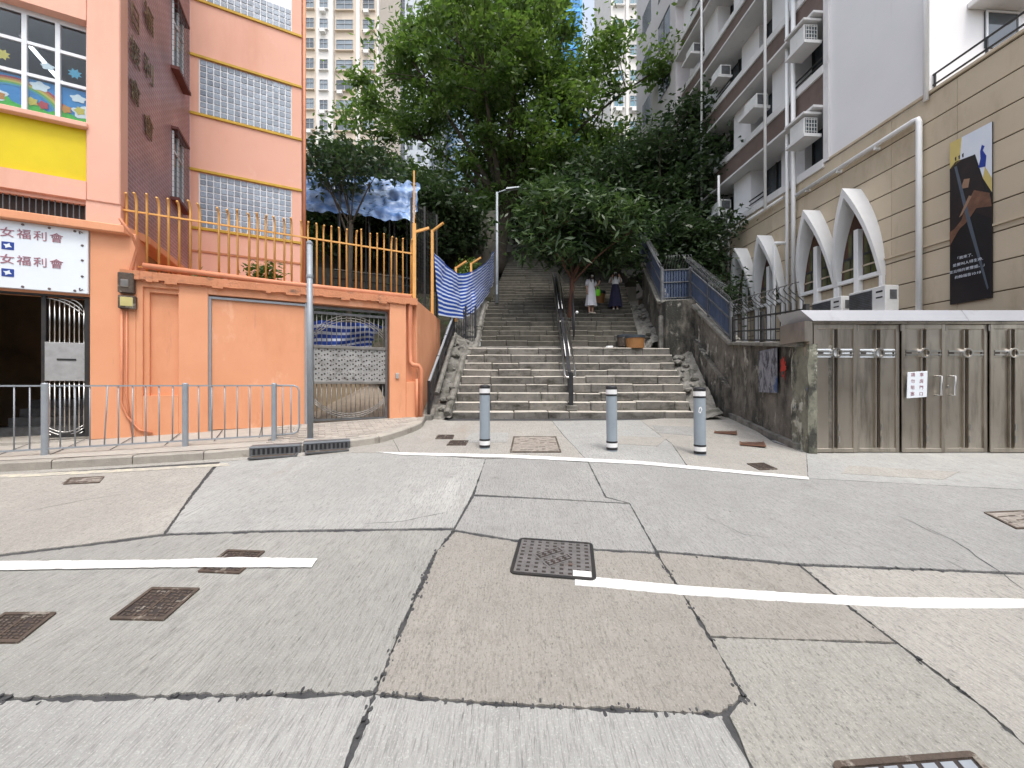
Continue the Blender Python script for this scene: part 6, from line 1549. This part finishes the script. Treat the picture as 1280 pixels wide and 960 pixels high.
# ------------------------------------------------------------------ trees
def tree(name, label, base, fork, cc, cr, nl, nc, lpc, lsize, asp, lm, bm_, r0, sig, flat=.55, droop=.15, group=None, seed=1, bias=.45, shell=.42, cut=None, fold=.15):
    rn = random.Random(seed); g = np.random.default_rng(seed)
    base, fork, cc = Vector(base), Vector(fork), Vector(cc)
    t = thing(name, label, 'tree', base, 0, group)
    cl = []
    while len(cl) < nc:
        d = Vector((rn.gauss(0, 1), rn.gauss(0, 1), rn.gauss(0, 1))).normalized()
        rr = (rn.random() ** shell) * (1 + .28 * nz(d.x * 1.7 + seed, d.y * 1.7, d.z * 1.7))
        p = cc + Vector((d.x * cr[0] * rr, d.y * cr[1] * rr, d.z * cr[2] * rr))
        if cut and cut(p): continue
        cl.append(p)
    wood = MB()
    lean = Vector((.12 * r0 * 3 * nz(seed), .1 * nz(seed, 4), 0))
    wood.tube([base - base + Vector((0, 0, -.3)), (fork - base) * .12, (fork - base) * .55 + lean, fork - base], [r0 * 1.7, r0 * 1.12, r0 * .92, r0 * .85], 12)
    limbs = []
    order = list(range(len(cl))); rn.shuffle(order)
    ends = []
    for i in order:
        if all((cl[i] - e).length > min(cr) * .55 for e in ends): ends.append(cl[i])
        if len(ends) >= nl: break
    for e in ends:
        st = base.lerp(fork, rn.uniform(.72, 1.0)); L = (e - st).length
        mid = st.lerp(e, .45) + Vector((rn.uniform(-.08, .08) * L, rn.uniform(-.08, .08) * L, .10 * L))
        pts = []
        for q in range(8):
            u = q / 7; pts.append((st * (1 - u) ** 2 + mid * 2 * u * (1 - u) + e * u * u) + Vector((.02 * L * nz(u * 4, seed + L), .02 * L * nz(u * 4, 7 + L), 0)) * u)
        r1 = r0 * rn.uniform(.34, .5)
        wood.tube([p - base for p in pts], [max(r1 * (1 - .88 * q / 7), .012) for q in range(8)], 7); limbs.append((pts, r1))
    for c in cl:
        best = None
        for pts, r1 in limbs:
            for q in range(2, 7):
                d = (pts[q] - c).length + .4 * max(0, pts[q].z - c.z)
                if best is None or d < best[0]: best = (d, pts[q], r1 * (1 - .88 * q / 7))
        if best and best[0] > .15:
            m_ = best[1].lerp(c, .5) + Vector((0, 0, .07 * best[0]))
            rr = max(min(best[2] * .6, r0 * .14), .008)
            wood.tube([best[1] - base, m_ - base, c - base], [rr, rr * .7, rr * .3], 5, cap=False)
    part(t, 'trunk', wood, bm_, smooth=True)
    C = np.array([list(c - base) for c in cl]); k = np.repeat(np.arange(nc), lpc)
    sc = g.uniform(.65, 1.35, nc)[k][:, None]
    pos = C[k] + g.normal(size=(len(k), 3)) * np.array([sig, sig, sig * flat]) * sc
    part(t, 'crown', leaves_mesh('crown', pos, .45, lsize, asp, lm, droop, fold), None)
    return t
tree('spreading_tree', 'big spreading tree with light green leaves rising above the stairs', (-.95, 22.2, 8.2), (-.3, 21.6, 12.2), (-.6, 20.6, 18.0), (9.6, 4.4, 7.4), 18, 230, 230, .31, .42, L_big, M_bark, .46, .52, .40, .25, seed=5, shell=.45, cut=lambda p: (640 + F * p.x / p.y) + (480 - F * (p.z - CH) / p.y) < 545 or ((640 + F * p.x / p.y) > 742 and (480 - F * (p.z - CH) / p.y) < 48) or ((640 + F * p.x / p.y) > 768 and not 62 < (480 - F * (p.z - CH) / p.y) < 98))
tree('spreading_tree', 'low light green tree crown behind the spreading tree trunk', (2.3, 24.5, 9.8), (2.5, 24.2, 11.5), (3.5, 23.2, 14.2), (5.6, 3.5, 2.8), 8, 70, 230, .30, .42, L_big, M_bark, .20, .7, .45, .25, seed=15)
tree('round_tree', 'round glossy dark green tree growing out of the stairs', (2.22, 14.45, 4.05), (2.30, 14.4, 5.7), (2.45, 14.0, 7.25), (2.35, 1.9, 1.95), 9, 165, 58, .33, .27, L_round, M_bark_r, .10, .26, .8, .35, seed=9, shell=.40, cut=lambda p: p.z < 6.05)
tree('leafy_tree', 'dark green tree in front of the white block, right of the stairs', (6.7, 17.5, 5.0), (6.9, 17.4, 8.0), (7.6, 17.2, 10.2), (2.7, 2.0, 3.9), 10, 130, 150, .26, .48, L_dark, M_bark, .18, .42, .7, .2, seed=21)
tree('leafy_tree', 'dark tree overhanging the blue fence beside the round tree', (5.4, 19.5, 7.0), (5.5, 19.3, 9.0), (4.9, 18.8, 10.6), (2.6, 2.2, 2.8), 9, 100, 150, .26, .45, L_dark, M_bark, .16, .45, .7, .2, seed=25)
tree('leafy_tree', 'dark undergrowth tree above the retaining wall right of the blue fence', (6.9, 14.8, 3.4), (6.9, 14.8, 5.2), (6.9, 14.9, 6.6), (1.5, 1.6, 1.8), 7, 70, 130, .22, .45, L_dark, M_bark, .10, .36, .7, .2, seed=29)
tree('leafy_tree', 'green tree close to the orange building behind the railing', (-7.8, 17.0, 4.6), (-7.6, 17.0, 7.2), (-7.4, 16.8, 9.4), (2.4, 2.0, 2.1), 8, 80, 170, .28, .45, L_round, M_bark, .18, .5, .6, .2, seed=33)
tree('leafy_tree', 'dark tree shading the yard behind the orange railing', (-4.6, 17.6, 5.0), (-4.5, 17.5, 7.5), (-4.2, 17.4, 9.0), (2.9, 1.8, 1.6), 8, 90, 170, .28, .45, L_dark, M_bark, .18, .5, .6, .2, seed=37)
tree('leafy_tree', 'dense green tree at the head of the stairs', (1.4, 28.5, 10.3), (1.4, 28.4, 12.5), (1.6, 28.0, 15.5), (4.6, 2.5, 3.2), 8, 90, 200, .34, .45, L_dark, M_bark, .22, .7, .6, .2, seed=41)
tree('leafy_tree', 'thin leafy branches hanging in front of the blue sheeting', (-5.9, 13.7, 3.0), (-5.8, 13.7, 7.4), (-5.7, 13.5, 9.3), (2.0, .8, .85), 9, 30, 50, .24, .45, L_dark, M_bark, .09, .30, .6, .3, seed=47)
x, y = wall_pt(3.2, 6.9); shrub('hedge_shrub', 'dark shrub in the yard seen through the orange railing, left one', (x, y, 2.6), 1.3, 1.9, 1500, L_dark, .2, 'shrub', 'yard shrubs')
x, y = wall_pt(5.0, 6.8); shrub('hedge_shrub', 'dark shrub in the yard seen through the orange railing, right one', (x, y, 2.6), 1.3, 2.1, 1500, L_dark, .2, 'shrub', 'yard shrubs')
shrub('wall_creeper', 'bright green bush spilling over the striped tarpaulin', (-1.75, 15.2, 5.4), .75, .9, 700, L_shrub, .16)
shrub('wall_shrub', 'leafy bush on the retaining wall under the arches', (7.1, 12.9, 3.4), .9, 1.6, 800, L_dark, .2)

# ------------------------------------------------------------------ buildings up the hill
def tower(name, label, x0, x1, y, z0, z1, depth, wm, cols, fh, zstart, m_win, wh, rz=0.0, trims=(), frame=None, sill=True, acs=0):
    frame = frame or M_aptframe
    """cols: (u0, u1) window columns measured from x0 along the front"""
    t = thing(name, label, 'building', (x0, y, z0), rz)
    part(t, 'wall', MB().box(0, x1 - x0, 0, depth, 0, z1 - z0), wm)
    for (u0, u1, d, m) in trims: part(t, 'pier', MB().box(u0, u1, -d, -.001, 0, z1 - z0), m)
    n = int((z1 - zstart) / fh)
    meshes = []
    for (u0, u1) in cols:
        w = u1 - u0
        a = MB().box(0, w, -.03, .02, 0, wh).mesh('window'); a.materials.append(m_win)
        f = MB()
        for q in ((-.05, .0), (w / 2 - .03, w / 2 + .03), (w, w + .05)): f.box(q[0], q[1], -.09, .0, 0, wh)
        f.box(-.05, w + .05, -.09, 0, wh, wh + .06); f.box(-.05, w + .05, -.09, 0, wh * .62, wh * .62 + .05)
        fm = f.mesh('window_frame'); fm.materials.append(frame)
        s = MB().box(-.15, w + .15, -.30, 0, -.12, 0).mesh('sill'); s.materials.append(wm)
        ac = MB().box(w * .1, w * .1 + .7, -.5, 0, -.62, -.16).mesh('air_conditioner'); ac.materials.append(M_ac)
        meshes.append((a, fm, s, ac))
    for k in range(n):
        for ci, (u0, u1) in enumerate(cols):
            a, fm, s, ac = meshes[ci]
            w = part(t, 'window', a, None, loc=(u0, 0, zstart - z0 + k * fh))
            part(w, 'window_frame', fm, None)
            if sill: part(w, 'sill', s, None)
            if acs and random.random() < acs: part(w, 'air_conditioner', ac, None)
    return t
M_aptframe = mat('apartment_window_frame', (.42, .43, .44), (.30, .31, .32), 2, rough=.6)
M_aptglass = mat('apartment_glass', (.10, .13, .16), (.20, .24, .27), .35, rough=.1, spec=.7, rnd=.6)
M_bcream = mat('cream_render', (.64, .55, .45), (.58, .50, .41), .6, rough=.85, layers=[((.48, .41, .34), .8, .56, .8, (1, 1, .3))])
M_bpale = mat('pale_render', (.72, .70, .67), (.66, .64, .61), .5, rough=.85, layers=[((.52, .49, .46), .8, .58, .8, (1, 1, .3))])
M_bgrey = mat('grey_blue_tower', (.50, .54, .58), (.44, .48, .52), .4, rough=.8)
M_bblue = mat('blue_cladding', (.02, .29, .66), (.03, .35, .72), .5, rough=.35)
M_bglass = mat('curtain_wall', (.10, .17, .26), (.16, .25, .36), .3, rough=.12, spec=.8)
# cream apartment block, upper left
D = 52
tower('apartment_block', 'cream apartment block with window boxes behind the orange building', P(352, 0, D).x, P(397, 0, D).x, D, 10, 66, 10, M_bcream, [(1.2, 2.2), (3.4, 4.4)], 2.75, 28, M_aptglass, 1.5, acs=.4)
tower('apartment_block', 'pale slab of the cream apartment block with laundry windows', P(397.5, 0, D).x, P(418, 0, D).x, D - .5, 10, 66, 10, M_bpale, [(.55, 1.55)], 2.75, 27.5, M_aptglass, 1.4, acs=.6)
tower('apartment_block', 'cream apartment block beside the light green tree crown', P(418.5, 0, D).x, P(474, 0, D).x, D, 10, 66, 10, M_bcream, [(.25, 2.45), (3.9, 5.4)], 2.75, 27.8, M_aptglass, 1.45, trims=((3.0, 3.5, .25, M_bpale), (5.85, 6.1, .25, M_bpale)), acs=.5)
D = 88
tower('tower_block', 'pale grey tower behind the cream apartment block', P(474, 0, D).x, P(496, 0, D).x, D, 15, 110, 12, M_bgrey, [(.5, 1.4), (2.2, 3.3)], 2.9, 50, M_aptglass, 1.4, sill=False)
tower('tower_block', 'dark recessed slab between two pale grey towers', P(496, 0, D).x, P(506, 0, D).x, D + 2, 15, 110, 12, mat('dark_slab', (.20, .22, .25), rough=.8), [(.3, 1.5)], 2.9, 50, M_aptglass, 1.8, sill=False)
tower('tower_block', 'pale grey tower with paired windows above the tree', P(506, 0, D).x, P(536, 0, D).x, D, 15, 110, 12, M_bgrey, [(.5, 1.8), (3.0, 4.6)], 2.9, 50, M_aptglass, 1.4, sill=False)
tower('tower_block', 'dark glass tower beside the rounded glass top', P(536, 0, D).x, P(554, 0, D).x, D + 3, 15, 110, 12, mat('dark_slab2', (.10, .12, .15), rough=.6), [(.4, 1.3), (1.9, 2.9)], 2.9, 50, M_bgrey, 1.0, sill=False)
gt_ = thing('glass_tower', 'rounded blue glass tower at the top behind the tree', 'building', (P(576, 0, 95).x, 97, 15))
part(gt_, 'shaft', MB().lathe([(4.2, 0), (4.2, 80.0)], 32), M_bglass)
for k in range(20): part(gt_, 'floor_band', MB().lathe([(4.26, 24 + k * 3), (4.26, 24.35 + k * 3)], 32), M_bgrey)
part(gt_, 'crown_band', MB().lathe([(4.4, 79), (4.4, 80.2), (3.8, 80.6)], 32), M_bpale)
D = 62
tower('blue_building', 'bright blue clad building seen through the tree', P(700, 0, D).x, P(728, 0, D).x, D, 12, 74, 9, M_bblue, [(.3, 3.3)], 3.0, 30, mat('blue_glass_band', (.02, .22, .55), rough=.15), 2.2, frame=M_bblue, sill=False)
tower('tower_block', 'white slim slab next to the bright blue building', P(728.5, 0, D).x, P(742, 0, D).x, D + .6, 12, 50, 9, M_bpale, [(.4, 1.2)], 3.0, 30, M_aptglass, 1.4, sill=False)
D = 44
tower('apartment_tower', 'cream tower with recessed balconies right of the sky gap', P(764, 0, D).x, P(808, 0, D).x, D, 11, 62, 9, M_bpale, [(.35, 1.35), (2.2, 3.2)], 2.95, 24.6, M_glassblue, 1.35, trims=((1.65, 1.95, .25, M_bpale), (3.6, 4.06, .3, mat('rust_pipe_recess', (.22, .13, .10), rough=.8))), acs=.5)
tower('apartment_tower', 'cream tower with blue windows beside the white block', P(809, 0, D - 1).x, P(846, 0, D - 1).x, D - 1, 11, 62, 9, mat('cream_light', (.64, .60, .52), (.58, .54, .47), .5, rough=.8), [(1.55, 2.45)], 2.95, 24.3, M_glassblue, 1.65, trims=((1.15, 1.32, .2, M_white), (2.85, 3.2, .2, M_white)))

# ------------------------------------------------------------------ the other side of the street, behind the camera (mirrored in the steel gate)
ob = thing('street_building', 'brown and grey building across the street mirrored in the steel gate', 'building', (-16, -7.5, -1.0))
part(ob, 'wall', MB().box(0, 40, -6, 0, 0, 9.5), mat('street_wall', (.36, .32, .27), (.28, .25, .21), .6, rough=.85))
part(ob, 'plinth', MB().box(0, 40, 0, .25, 0, 1.6), mat('street_plinth', (.12, .11, .10), rough=.8))
for i in range(11):
    f = part(ob, 'shutter', MB().box(1 + i * 3.5, 3.6 + i * 3.5, .0, .08, 1.65, 4.2), mat('shutter_' + str(i % 3), ((.35, .33, .30), (.10, .10, .11), (.42, .36, .28))[i % 3], rough=.5))
    part(ob, 'window', MB().box(1.2 + i * 3.5, 3.3 + i * 3.5, .0, .06, 5.6, 7.4), M_glassdark)
part(ob, 'canopy', MB().box(0, 40, 0, 1.1, 4.4, 4.6), M_wbtrim)
